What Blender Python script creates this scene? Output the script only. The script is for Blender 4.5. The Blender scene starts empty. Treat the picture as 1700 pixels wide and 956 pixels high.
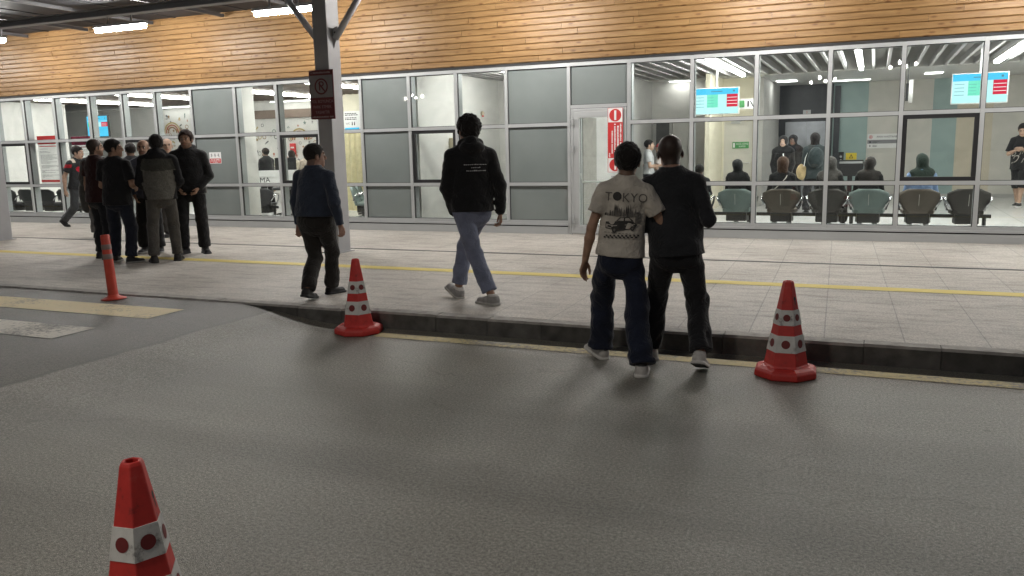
import bpy, bmesh, math, random
import numpy as np
from mathutils import Vector, Matrix
from mathutils.bvhtree import BVHTree
R = math.radians
random.seed(7); RNG = np.random.default_rng(7)
SC = bpy.context.scene
COL = SC.collection

# ------------------------------------------------------------------ camera, world, exposure
cam = bpy.data.cameras.new('camera'); camo = bpy.data.objects.new('camera', cam); COL.objects.link(camo)
cam.sensor_width = 36; cam.lens = 1378.55/1700*36; cam.clip_start = .05; cam.clip_end = 500
yaw, pitch, roll = .40935, .166867, -.02157
fw = Vector((-math.sin(yaw)*math.cos(pitch), math.cos(yaw)*math.cos(pitch), -math.sin(pitch)))
rt = Vector((math.cos(yaw), math.sin(yaw), 0)); up = rt.cross(fw)
r2 = rt*math.cos(roll)+up*math.sin(roll); u2 = -rt*math.sin(roll)+up*math.cos(roll)
m = Matrix((r2, u2, -fw)).transposed().to_4x4(); m.translation = (0, 0, 1.6)
camo.matrix_world = m
SC.camera = camo

W = bpy.data.worlds.new('World'); SC.world = W; W.use_nodes = True
bg = W.node_tree.nodes['Background']
bg.inputs[0].default_value = (.055, .060, .075, 1); bg.inputs[1].default_value = 0.55   # night sky glow over the town
SC.view_settings.view_transform = 'Standard'; SC.view_settings.look = 'None'
SC.view_settings.exposure = 0.45; SC.view_settings.gamma = 1
SC.render.engine = 'CYCLES'
cy = SC.cycles
cy.use_denoising = True; cy.sample_clamp_indirect = 4; cy.max_bounces = 7; cy.transparent_max_bounces = 12
cy.diffuse_bounces = 3; cy.glossy_bounces = 3; cy.caustics_reflective = False; cy.caustics_refractive = False
CANOPY_L = 188.0     # radiance of the canopy tubes
INDOOR_L = 58.0      # radiance of the indoor tubes
STREET_L = 160.0     # radiance of the street lamp globes behind the camera
FILL_MAST_L = 126.0       # radiance of the unseen mast added as fill light over the road

# ------------------------------------------------------------------ materials
def nodes(name):
    mt = bpy.data.materials.new(name); mt.use_nodes = True
    nt = mt.node_tree; b = nt.nodes['Principled BSDF']
    return mt, nt, b
def N(nt, typ, **kw):
    n = nt.nodes.new(typ)
    for k, v in kw.items():
        if k.startswith('i_'): n.inputs[k[2:].replace('_', ' ')].default_value = v
        elif k.startswith('n'): n.inputs[int(k[1:])].default_value = v
        else: setattr(n, k, v)
    return n
def L(nt, a, b): nt.links.new(a, b)
def c4(c): return (c[0], c[1], c[2], 1)
def ramp(nt, src, stops):
    r = nt.nodes.new('ShaderNodeValToRGB'); L(nt, src, r.inputs[0])
    while len(r.color_ramp.elements) < len(stops): r.color_ramp.elements.new(.5)
    for e, (p, c) in zip(r.color_ramp.elements, stops): e.position = p; e.color = c4(c) if len(c) == 3 else c
    return r
def pos(nt): return nt.nodes.new('ShaderNodeNewGeometry').outputs['Position']
def plain(name, col, rough=.5, metal=0, var=.12, scale=8, bump=0, bscale=60, spec=.5):
    mt, nt, b = nodes(name)
    tc = nt.nodes.new('ShaderNodeTexCoord')
    no = N(nt, 'ShaderNodeTexNoise', i_Scale=scale, i_Detail=5.0); L(nt, tc.outputs['Object'], no.inputs['Vector'])
    r = ramp(nt, no.outputs['Fac'], [(.25, [c*(1-var) for c in col]), (.75, [min(1, c*(1+var)) for c in col])])
    L(nt, r.outputs[0], b.inputs['Base Color'])
    b.inputs['Roughness'].default_value = rough; b.inputs['Metallic'].default_value = metal
    b.inputs['Specular IOR Level'].default_value = spec
    if bump:
        n2 = N(nt, 'ShaderNodeTexNoise', i_Scale=bscale, i_Detail=4.0); L(nt, tc.outputs['Object'], n2.inputs['Vector'])
        bp = N(nt, 'ShaderNodeBump', i_Strength=bump, i_Distance=.01); L(nt, n2.outputs['Fac'], bp.inputs['Height']); L(nt, bp.outputs[0], b.inputs['Normal'])
    return mt
def emit(name, col, s):
    mt = bpy.data.materials.new(name); mt.use_nodes = True; nt = mt.node_tree; nt.nodes.clear()
    e = N(nt, 'ShaderNodeEmission'); e.inputs[0].default_value = c4(col); e.inputs[1].default_value = s
    o = nt.nodes.new('ShaderNodeOutputMaterial'); L(nt, e.outputs[0], o.inputs[0]); return mt
def cloth(name, col, rough=.9):
    mt, nt, b = nodes(name)
    tc = nt.nodes.new('ShaderNodeTexCoord')
    no = N(nt, 'ShaderNodeTexNoise', i_Scale=9.0, i_Detail=6.0); L(nt, tc.outputs['Object'], no.inputs['Vector'])
    r = ramp(nt, no.outputs['Fac'], [(.3, [c*.8 for c in col]), (.7, [c*1.2 for c in col])])
    L(nt, r.outputs[0], b.inputs['Base Color']); b.inputs['Roughness'].default_value = rough
    b.inputs['Specular IOR Level'].default_value = .25
    b.inputs['Sheen Weight'].default_value = .15
    folds(nt, b, tc); return mt
def folds(nt, b, tc):
    f1 = N(nt, 'ShaderNodeTexNoise', i_Scale=11.0, i_Detail=3.0, i_Roughness=.5, i_Distortion=1.6); L(nt, tc.outputs['Object'], f1.inputs['Vector'])
    rd = ramp(nt, f1.outputs['Fac'], [(.30, (0,)*3), (.46, (.9,)*3), (.5, (1,)*3), (.54, (.9,)*3), (.72, (0,)*3)])
    b1 = N(nt, 'ShaderNodeBump', i_Strength=.38, i_Distance=.018); L(nt, rd.outputs[0], b1.inputs['Height'])
    n2 = N(nt, 'ShaderNodeTexNoise', i_Scale=260.0, i_Detail=2.0); L(nt, tc.outputs['Object'], n2.inputs['Vector'])
    bp = N(nt, 'ShaderNodeBump', i_Strength=.25, i_Distance=.004); L(nt, n2.outputs['Fac'], bp.inputs['Height']); L(nt, b1.outputs[0], bp.inputs['Normal']); L(nt, bp.outputs[0], b.inputs['Normal'])
def vcol(name, rough=.6, spec=.4, sss=0):
    mt, nt, b = nodes(name)
    a = nt.nodes.new('ShaderNodeVertexColor'); a.layer_name = 'Col'
    tc = nt.nodes.new('ShaderNodeTexCoord')
    no = N(nt, 'ShaderNodeTexNoise', i_Scale=30.0, i_Detail=5.0); L(nt, tc.outputs['Object'], no.inputs['Vector'])
    r = ramp(nt, no.outputs['Fac'], [(.3, (.82,)*3), (.7, (1.12,)*3)])
    mx = N(nt, 'ShaderNodeMix', data_type='RGBA', blend_type='MULTIPLY'); mx.inputs[0].default_value = 1
    L(nt, a.outputs[0], mx.inputs[6]); L(nt, r.outputs[0], mx.inputs[7]); L(nt, mx.outputs[2], b.inputs['Base Color'])
    b.inputs['Roughness'].default_value = rough; b.inputs['Specular IOR Level'].default_value = spec
    if name == 'dyed_cloth': folds(nt, b, tc)
    return mt
_cm = {}
def CL(col):
    k = tuple(round(c, 4) for c in col)
    if k not in _cm: _cm[k] = cloth('cloth', col)
    return _cm[k]

M = {}
M['skin'] = vcol('skin', .55, .35); M['vcloth'] = vcol('dyed_cloth', .9, .2); M['shoe'] = vcol('shoe_leather', .6, .35)
M['alu'] = plain('aluminium', (.46, .47, .47), .42, .25, .05, 3)
M['alu_in'] = plain('aluminium_inner', (.33, .345, .35), .5, .2, .06, 3)
M['gasket'] = plain('rubber_gasket', (.02, .02, .02), .7)
M['steel_grey'] = plain('painted_steel', (.42, .42, .435), .5, .0, .08, 4, .05, 40)
M['steel_dark'] = plain('dark_steel', (.06, .06, .065), .55, 0, .15, 4)
M['steel_col'] = plain('column_paint', (.33, .33, .34), .5, 0, .1, 3, .06, 30)
M['rafter'] = plain('rafter_paint', (.09, .09, .095), .5, 0, .1, 3)
M['beam'] = plain('beam_paint', (.34, .34, .35), .5, 0, .1, 3)
M['roof'] = plain('roof_sheet', (.018, .018, .022), .7, 0, .25, 2)
M['white_wall'] = plain('white_plaster', (.68, .67, .64), .8, 0, .03, 1.5)
M['cream_wall'] = plain('cream_plaster', (.70, .66, .52), .8, 0, .03, 1.5)
M['grey_wall'] = plain('grey_panel', (.44, .435, .42), .6, 0, .06, 2)
M['beige_wall'] = plain('beige_panel', (.60, .58, .53), .7, 0, .05, 2)
M['tan_wall'] = plain('tan_panel', (.60, .54, .43), .7, 0, .05, 2)
M['teal_wall'] = plain('teal_panel', (.31, .41, .395), .35, 0, .06, 2)
M['brown'] = plain('brown_panel', (.20, .15, .12), .6, 0, .1, 2)
M['dark_door'] = plain('dark_door', (.10, .10, .10), .5)
M['cream_door'] = plain('cream_door', (.56, .54, .48), .5, 0, .03)
M['lift_steel'] = plain('brushed_steel', (.36, .37, .40), .32, .8, .2, 3)
M['lift_dark'] = plain('lift_surround', (.035, .038, .045), .3)
M['void'] = plain('ceiling_void', (.028, .026, .027), .9)
M['baffle'] = plain('baffle', (.58, .57, .57), .6, 0, .05)
M['baffle_brown'] = plain('baffle_brown', (.13, .098, .08), .6, 0, .1)
M['white'] = plain('white_paint', (.78, .78, .77), .4, 0, .03)
M['black'] = plain('black_plastic', (.015, .015, .016), .45)
M['chrome'] = plain('chrome', (.6, .6, .62), .18, 1, .03)
M['red'] = plain('red_print', (.56, .035, .035), .45, 0, .05)
M['dark_red'] = plain('dark_red_print', (.11, .018, .02), .5, 0, .1)
M['print_dark'] = plain('dark_print', (.04, .04, .045), .7)
M['print_grey'] = plain('grey_print', (.26, .26, .27), .7)
M['sign_grey'] = plain('reflective_sheet', (.22, .205, .205), .55, 0, .08, 6)
M['sign_text'] = plain('faded_text', (.34, .24, .24), .6)
M['green'] = plain('green_sign', (.05, .24, .07), .5)
M['yellow_sign'] = plain('yellow_sign', (.75, .58, .05), .5)
M['tube'] = emit('tube_light', (1, .97, .93), CANOPY_L)
M['tube_in'] = emit('indoor_tube_light', (1, .985, .95), INDOOR_L)
M['panel_in'] = emit('panel_light', (1, .98, .95), 9)
M['scr_blue'] = emit('screen_blue', (.10, .60, .93), 1.0); M['scr_cyan'] = emit('screen_cyan', (.55, .95, .97), 1.0)
M['scr_mint'] = emit('screen_mint', (.22, .85, .62), .95); M['scr_red'] = emit('screen_red', (.72, .04, .08), .95)
M['scr_green'] = emit('screen_green', (.08, .75, .15), .95); M['scr_white'] = emit('screen_white', (.9, .98, 1), 1.05)
M['scr_line'] = emit('screen_text', (.15, .33, .4), .8)
M['seat_teal'] = plain('teal_upholstery', (.20, .26, .25), .55, 0, .12, 5)
M['seat_brown'] = plain('brown_upholstery', (.105, .085, .066), .55, 0, .15, 5)
M['seat_dark'] = plain('dark_upholstery', (.05, .045, .04), .5, 0, .15, 5)
M['seat_black'] = plain('black_upholstery', (.03, .03, .033), .5, 0, .15, 5)
M['wood_door'] = plain('door_leaf', (.26, .25, .23), .5)

def paper(name, col):
    mt, nt, b = nodes(name); b.inputs['Base Color'].default_value = c4(col); b.inputs['Roughness'].default_value = .7
    no = N(nt, 'ShaderNodeTexNoise', i_Scale=6.0, i_Detail=3.0); L(nt, pos(nt), no.inputs['Vector']); r = ramp(nt, no.outputs['Fac'], [(.3, [c*.95 for c in col]), (.7, col)]); L(nt, r.outputs[0], b.inputs['Base Color'])
    t = nt.nodes.new('ShaderNodeBsdfTranslucent'); L(nt, r.outputs[0], t.inputs[0]); mx = nt.nodes.new('ShaderNodeMixShader'); mx.inputs[0].default_value = .55
    o = nt.nodes['Material Output']; L(nt, b.outputs[0], mx.inputs[1]); L(nt, t.outputs[0], mx.inputs[2]); L(nt, mx.outputs[0], o.inputs[0]); return mt
M['paper'] = paper('poster_paper', (.78, .77, .76)); M['paper_red'] = paper('poster_red', (.62, .05, .05)); M['paper_purple'] = paper('poster_purple', (.22, .03, .06))
def make_glass():
    mt = bpy.data.materials.new('window_glass'); mt.use_nodes = True; nt = mt.node_tree; nt.nodes.clear()
    o = nt.nodes.new('ShaderNodeOutputMaterial'); mix = nt.nodes.new('ShaderNodeMixShader')
    t = nt.nodes.new('ShaderNodeBsdfTransparent'); sm = N(nt, 'ShaderNodeTexNoise', i_Scale=2.2, i_Detail=6.0, i_Distortion=1.5); L(nt, pos(nt), sm.inputs['Vector']); L(nt, ramp(nt, sm.outputs['Fac'], [(.3, (.885, .91, .895)), (.7, (.935, .955, .94))]).outputs[0], t.inputs[0])
    g = nt.nodes.new('ShaderNodeBsdfGlossy'); g.inputs['Roughness'].default_value = .012
    ge = nt.nodes.new('ShaderNodeNewGeometry'); ior = N(nt, 'ShaderNodeMapRange'); ior.inputs[3].default_value = 1.5; ior.inputs[4].default_value = 1/1.5   # a thin sheet: same reflectance from both sides
    L(nt, ge.outputs['Backfacing'], ior.inputs[0]); fr = N(nt, 'ShaderNodeFresnel'); L(nt, ior.outputs[0], fr.inputs['IOR'])
    L(nt, fr.outputs[0], mix.inputs[0]); L(nt, t.outputs[0], mix.inputs[1]); L(nt, g.outputs[0], mix.inputs[2]); L(nt, mix.outputs[0], o.inputs[0])
    return mt
M['glass'] = make_glass()
def make_spandrel():
    mt, nt, b = nodes('grey_glazed_panel')
    no = N(nt, 'ShaderNodeTexNoise', i_Scale=1.3, i_Detail=5.0); L(nt, pos(nt), no.inputs['Vector'])
    r = ramp(nt, no.outputs['Fac'], [(.3, (.17, .195, .188)), (.7, (.205, .23, .222))]); L(nt, r.outputs[0], b.inputs['Base Color'])
    b.inputs['Roughness'].default_value = .5; b.inputs['Coat Weight'].default_value = .8; b.inputs['Coat Roughness'].default_value = .03
    return mt
M['spandrel'] = make_spandrel()

def make_asphalt():
    mt, nt, b = nodes('asphalt'); p = pos(nt)
    n1 = N(nt, 'ShaderNodeTexNoise', i_Scale=.8, i_Detail=7.0, i_Roughness=.6); L(nt, p, n1.inputs['Vector'])
    n2 = N(nt, 'ShaderNodeTexNoise', i_Scale=260.0, i_Detail=3.0, i_Roughness=.7); L(nt, p, n2.inputs['Vector'])
    v = N(nt, 'ShaderNodeTexVoronoi', i_Scale=190.0); L(nt, p, v.inputs['Vector'])
    mp = N(nt, 'ShaderNodeMapping'); mp.inputs['Scale'].default_value = (.6, 1.3, 1); L(nt, p, mp.inputs[0])
    n3 = N(nt, 'ShaderNodeTexNoise', i_Scale=1.1, i_Detail=6.0); L(nt, mp.outputs[0], n3.inputs['Vector'])
    base = ramp(nt, n1.outputs['Fac'], [(.32, (.145, .138, .116)), (.5, (.185, .176, .149)), (.68, (.230, .219, .187))])
    st = ramp(nt, n3.outputs['Fac'], [(.30, (.93,)*3), (.62, (1.03,)*3)])
    n4 = N(nt, 'ShaderNodeTexNoise', i_Scale=62.0, i_Detail=6.0, i_Roughness=.9); L(nt, p, n4.inputs['Vector'])
    sp = ramp(nt, n2.outputs['Fac'], [(.36, (.35,)*3), (.5, (1,)*3), (.64, (2.0,)*3)])
    sp2 = ramp(nt, n4.outputs['Fac'], [(.40, (.45,)*3), (.5, (1,)*3), (.60, (1.65,)*3)])
    def mul(a, c, f=1):
        mx = N(nt, 'ShaderNodeMix', data_type='RGBA', blend_type='MULTIPLY'); mx.inputs[0].default_value = f
        L(nt, a, mx.inputs[6]); L(nt, c, mx.inputs[7]); return mx.outputs[2]
    col = mul(mul(mul(base.outputs[0], st.outputs[0]), sp.outputs[0], .9), sp2.outputs[0])
    # small dark oil/gum spots
    v2 = N(nt, 'ShaderNodeTexVoronoi', i_Scale=1.15, i_Randomness=1.0); L(nt, p, v2.inputs['Vector'])
    spots = ramp(nt, v2.outputs['Distance'], [(.022, (.25,)*3), (.045, (1,)*3)])
    col = mul(col, spots.outputs[0])
    wn = N(nt, 'ShaderNodeTexNoise', i_Scale=1.7, i_Detail=5.0); L(nt, p, wn.inputs['Vector'])
    wa = N(nt, 'ShaderNodeVectorMath', operation='MULTIPLY_ADD'); L(nt, wn.outputs['Color'], wa.inputs[0]); wa.inputs[1].default_value = (.9, .9, .9); L(nt, p, wa.inputs[2])
    vc = N(nt, 'ShaderNodeTexVoronoi', feature='DISTANCE_TO_EDGE', i_Scale=.42); L(nt, wa.outputs[0], vc.inputs['Vector'])
    ck = ramp(nt, vc.outputs['Distance'], [(.0016, (.72,)*3), (.0045, (1,)*3)])
    cm = ramp(nt, N(nt, 'ShaderNodeTexNoise', i_Scale=.45, i_Detail=2.0).outputs['Fac'], [(.47, (0,)*3), (.53, (1,)*3)]); L(nt, p, cm.inputs[0].links[0].from_node.inputs['Vector'])
    mk = N(nt, 'ShaderNodeMix', data_type='RGBA', blend_type='MULTIPLY'); L(nt, cm.outputs[0], mk.inputs[0]); L(nt, col, mk.inputs[6]); L(nt, ck.outputs[0], mk.inputs[7]); col = mk.outputs[2]
    tm = N(nt, 'ShaderNodeMapping'); tm.inputs['Scale'].default_value = (.05, 1.25, 1); L(nt, p, tm.inputs[0])
    tn = N(nt, 'ShaderNodeTexNoise', i_Scale=1.0, i_Detail=4.0); L(nt, tm.outputs[0], tn.inputs['Vector'])
    col = mul(col, ramp(nt, tn.outputs['Fac'], [(.36, (.80,)*3), (.56, (1.06,)*3)]).outputs[0])
    # the newer, darker patch of the raised crossing
    sx = nt.nodes.new('ShaderNodeSeparateXYZ'); L(nt, p, sx.inputs[0])
    nn = N(nt, 'ShaderNodeTexNoise', i_Scale=2.5, i_Detail=6.0); L(nt, p, nn.inputs['Vector'])
    ad = N(nt, 'ShaderNodeMath', operation='MULTIPLY_ADD'); L(nt, nn.outputs['Fac'], ad.inputs[0]); ad.inputs[1].default_value = .10; L(nt, sx.outputs[0], ad.inputs[2])
    pr = N(nt, 'ShaderNodeMapRange'); pr.inputs[1].default_value = -5.30; pr.inputs[2].default_value = -5.22; L(nt, ad.outputs[0], pr.inputs[0])
    pc = ramp(nt, pr.outputs[0], [(0, (.44, .43, .435)), (.8, (.32, .31, .32)), (1, (1,)*3)])
    pc.color_ramp.elements[1].position = .55
    col = mul(col, pc.outputs[0])
    L(nt, col, b.inputs['Base Color'])
    rr = ramp(nt, n1.outputs['Fac'], [(.3, (.38,)*3), (.7, (.52,)*3)]); L(nt, rr.outputs[0], b.inputs['Roughness'])
    b.inputs['Specular IOR Level'].default_value = .5
    bp = N(nt, 'ShaderNodeBump', i_Strength=.5, i_Distance=.005); mxh = N(nt, 'ShaderNodeMath', operation='ADD'); L(nt, n2.outputs['Fac'], mxh.inputs[0]); L(nt, v.outputs['Distance'], mxh.inputs[1])
    L(nt, mxh.outputs[0], bp.inputs['Height']); L(nt, bp.outputs[0], b.inputs['Normal'])
    return mt
M['asphalt'] = make_asphalt()

def make_pave():
    mt, nt, b = nodes('stone_paving'); p = pos(nt)
    mp = N(nt, 'ShaderNodeMapping'); mp.inputs['Location'].default_value = (.05, -10.58, 0); mp.inputs['Rotation'].default_value = (0, 0, R(-2)); L(nt, p, mp.inputs[0])
    br = nt.nodes.new('ShaderNodeTexBrick'); L(nt, mp.outputs[0], br.inputs['Vector'])
    br.offset = 0; br.offset_frequency = 2; br.squash = 1
    br.inputs['Scale'].default_value = 1; br.inputs['Mortar Size'].default_value = .006; br.inputs['Mortar Smooth'].default_value = .6
    br.inputs['Brick Width'].default_value = .55; br.inputs['Row Height'].default_value = 1.13
    br.inputs['Color1'].default_value = (.455, .420, .378, 1); br.inputs['Color2'].default_value = (.488, .452, .408, 1); br.inputs['Mortar'].default_value = (.31, .29, .27, 1)
    mp2 = N(nt, 'ShaderNodeMapping'); mp2.inputs['Scale'].default_value = (1.2, 4.5, 1); L(nt, p, mp2.inputs[0])
    n1 = N(nt, 'ShaderNodeTexNoise', i_Scale=2.0, i_Detail=8.0, i_Roughness=.65); L(nt, mp2.outputs[0], n1.inputs['Vector'])
    n2 = N(nt, 'ShaderNodeTexNoise', i_Scale=90.0, i_Detail=3.0); L(nt, p, n2.inputs['Vector'])
    n0 = N(nt, 'ShaderNodeTexNoise', i_Scale=.5, i_Detail=4.0); L(nt, p, n0.inputs['Vector'])
    def mul(a, c, f=1):
        mx = N(nt, 'ShaderNodeMix', data_type='RGBA', blend_type='MULTIPLY'); mx.inputs[0].default_value = f
        L(nt, a, mx.inputs[6]); L(nt, c, mx.inputs[7]); return mx.outputs[2]
    col = mul(br.outputs[0], ramp(nt, n1.outputs['Fac'], [(.34, (.70, .69, .68)), (.5, (.98, .98, .98)), (.66, (1.08, 1.08, 1.07))]).outputs[0])
    col = mul(col, ramp(nt, n2.outputs['Fac'], [(.36, (.72,)*3), (.64, (1.2,)*3)]).outputs[0])
    col = mul(col, ramp(nt, n0.outputs['Fac'], [(.36, (.80, .79, .78)), (.62, (1.03,)*3)]).outputs[0])
    L(nt, col, b.inputs['Base Color'])
    b.inputs['Roughness'].default_value = .62
    bp = N(nt, 'ShaderNodeBump', i_Strength=.3, i_Distance=.006); ad = N(nt, 'ShaderNodeMath', operation='SUBTRACT'); L(nt, n2.outputs['Fac'], ad.inputs[0]); L(nt, br.outputs['Fac'], ad.inputs[1])
    L(nt, ad.outputs[0], bp.inputs['Height']); L(nt, bp.outputs[0], b.inputs['Normal'])
    return mt
M['pave'] = make_pave()
def make_paint(name, col, thr=.44, col2=None):
    mt, nt, b = nodes(name); p = pos(nt)
    n1 = N(nt, 'ShaderNodeTexNoise', i_Scale=26.0, i_Detail=7.0, i_Roughness=.75); L(nt, p, n1.inputs['Vector'])
    n2 = N(nt, 'ShaderNodeTexNoise', i_Scale=1.6, i_Detail=5.0); L(nt, p, n2.inputs['Vector'])
    mx = N(nt, 'ShaderNodeMath', operation='MULTIPLY_ADD'); L(nt, n2.outputs['Fac'], mx.inputs[0]); mx.inputs[1].default_value = .7; L(nt, n1.outputs['Fac'], mx.inputs[2])
    r = ramp(nt, mx.outputs[0], [(thr+.2, col2 or (.19, .175, .15)), (thr+.36, col)])
    L(nt, r.outputs[0], b.inputs['Base Color']); b.inputs['Roughness'].default_value = .65
    return mt
M['yellow_pave'] = make_paint('yellow_line_paint', (.60, .48, .12), .36, (.42, .36, .2))
M['yellow_road'] = make_paint('worn_yellow_paint', (.50, .41, .19), .52)
M['cream_zebra'] = make_paint('worn_crossing_yellow', (.74, .62, .37), .42, (.30, .26, .19))
M['white_zebra'] = make_paint('worn_crossing_white', (.72, .68, .60), .46, (.20, .19, .17))
def make_kerb():
    mt, nt, b = nodes('kerb_stone'); p = pos(nt)
    a = nt.nodes.new('ShaderNodeVertexColor'); a.layer_name = 'Col'
    n1 = N(nt, 'ShaderNodeTexNoise', i_Scale=14.0, i_Detail=7.0, i_Roughness=.7); L(nt, p, n1.inputs['Vector'])
    r = ramp(nt, n1.outputs['Fac'], [(.3, (.6,)*3), (.7, (1.25,)*3)])
    mx = N(nt, 'ShaderNodeMix', data_type='RGBA', blend_type='MULTIPLY'); mx.inputs[0].default_value = 1
    L(nt, a.outputs[0], mx.inputs[6]); L(nt, r.outputs[0], mx.inputs[7]); L(nt, mx.outputs[2], b.inputs['Base Color'])
    b.inputs['Roughness'].default_value = .8
    bp = N(nt, 'ShaderNodeBump', i_Strength=.4, i_Distance=.01); L(nt, n1.outputs['Fac'], bp.inputs['Height']); L(nt, bp.outputs[0], b.inputs['Normal'])
    return mt
M['kerb'] = make_kerb()
def make_wood():
    mt, nt, b = nodes('varnished_pine'); p = pos(nt)
    ge = nt.nodes.new('ShaderNodeNewGeometry')
    # shift the grain per plank
    off = N(nt, 'ShaderNodeVectorMath', operation='SCALE'); off.inputs[0].default_value = (37., 11., 53.); L(nt, ge.outputs['Random Per Island'], off.inputs['Scale'])
    ad = N(nt, 'ShaderNodeVectorMath', operation='ADD'); L(nt, p, ad.inputs[0]); L(nt, off.outputs[0], ad.inputs[1])
    mp = N(nt, 'ShaderNodeMapping'); mp.inputs['Scale'].default_value = (1.1, 9, 22); L(nt, ad.outputs[0], mp.inputs[0])
    n1 = N(nt, 'ShaderNodeTexNoise', i_Scale=1.6, i_Detail=8.0, i_Roughness=.62, i_Distortion=.6); L(nt, mp.outputs[0], n1.inputs['Vector'])
    base = ramp(nt, n1.outputs['Fac'], [(.25, (.168, .092, .035)), (.5, (.255, .150, .063)), (.75, (.325, .205, .092))])
    tint = ramp(nt, ge.outputs['Random Per Island'], [(0, (.88, .85, .80)), (.5, (.98, .95, .90)), (1, (1.07, 1.05, 1.02))])
    mp2 = N(nt, 'ShaderNodeMapping'); mp2.inputs['Scale'].default_value = (4.2, 6, 13); L(nt, ad.outputs[0], mp2.inputs[0])
    v = N(nt, 'ShaderNodeTexVoronoi', i_Scale=1.0); L(nt, mp2.outputs[0], v.inputs['Vector'])
    knot = ramp(nt, v.outputs['Distance'], [(.09, (.42, .30, .22)), (.18, (.8, .72, .64)), (.25, (1,)*3)])
    def mul(a, c, f=1):
        mx = N(nt, 'ShaderNodeMix', data_type='RGBA', blend_type='MULTIPLY'); mx.inputs[0].default_value = f
        L(nt, a, mx.inputs[6]); L(nt, c, mx.inputs[7]); return mx.outputs[2]
    col = mul(mul(base.outputs[0], tint.outputs[0]), knot.outputs[0], .9)
    L(nt, col, b.inputs['Base Color']); b.inputs['Roughness'].default_value = .42; b.inputs['Specular IOR Level'].default_value = .28
    bp = N(nt, 'ShaderNodeBump', i_Strength=.15, i_Distance=.004); L(nt, n1.outputs['Fac'], bp.inputs['Height']); L(nt, bp.outputs[0], b.inputs['Normal'])
    return mt
M['wood'] = make_wood()
def make_floor():
    mt, nt, b = nodes('polished_floor_tiles'); p = pos(nt)
    br = nt.nodes.new('ShaderNodeTexBrick'); L(nt, p, br.inputs['Vector']); br.offset = 0
    br.inputs['Scale'].default_value = 1; br.inputs['Mortar Size'].default_value = .004; br.inputs['Brick Width'].default_value = .8; br.inputs['Row Height'].default_value = .8
    br.inputs['Color1'].default_value = (.60, .60, .59, 1); br.inputs['Color2'].default_value = (.66, .66, .64, 1); br.inputs['Mortar'].default_value = (.3, .3, .3, 1)
    L(nt, br.outputs[0], b.inputs['Base Color']); b.inputs['Roughness'].default_value = .22
    return mt
M['floor'] = make_floor()
def make_cone_red():
    mt, nt, b = nodes('traffic_red_plastic')
    tc = nt.nodes.new('ShaderNodeTexCoord')
    no = N(nt, 'ShaderNodeTexNoise', i_Scale=14.0, i_Detail=7.0, i_Roughness=.7); L(nt, tc.outputs['Object'], no.inputs['Vector'])
    r = ramp(nt, no.outputs['Fac'], [(.30, (.16, .02, .018)), (.42, (.50, .032, .026)), (.6, (.58, .038, .03)), (.8, (.60, .09, .07))]); L(nt, r.outputs[0], b.inputs['Base Color'])
    b.inputs['Roughness'].default_value = .5
    bp = N(nt, 'ShaderNodeBump', i_Strength=.12, i_Distance=.004); L(nt, no.outputs['Fac'], bp.inputs['Height']); L(nt, bp.outputs[0], b.inputs['Normal'])
    return mt
M['cone_red'] = make_cone_red()
def make_band():
    mt, nt, b = nodes('scuffed_white_band')
    tc = nt.nodes.new('ShaderNodeTexCoord')
    no = N(nt, 'ShaderNodeTexNoise', i_Scale=11.0, i_Detail=9.0, i_Roughness=.75); L(nt, tc.outputs['Object'], no.inputs['Vector'])
    r = ramp(nt, no.outputs['Fac'], [(.34, (.2, .19, .18)), (.44, (.60, .59, .56)), (.7, (.74, .73, .70))]); L(nt, r.outputs[0], b.inputs['Base Color'])
    b.inputs['Roughness'].default_value = .5
    return mt
M['band'] = make_band()
M['dot_red'] = plain('dark_red_dot', (.16, .018, .018), .6, 0, .2, 20)
M['bollard'] = plain('bollard_red', (.52, .06, .035), .5, 0, .18, 12)
M['bollard_band'] = plain('grey_reflector', (.22, .16, .15), .45, 0, .2, 14)

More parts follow.
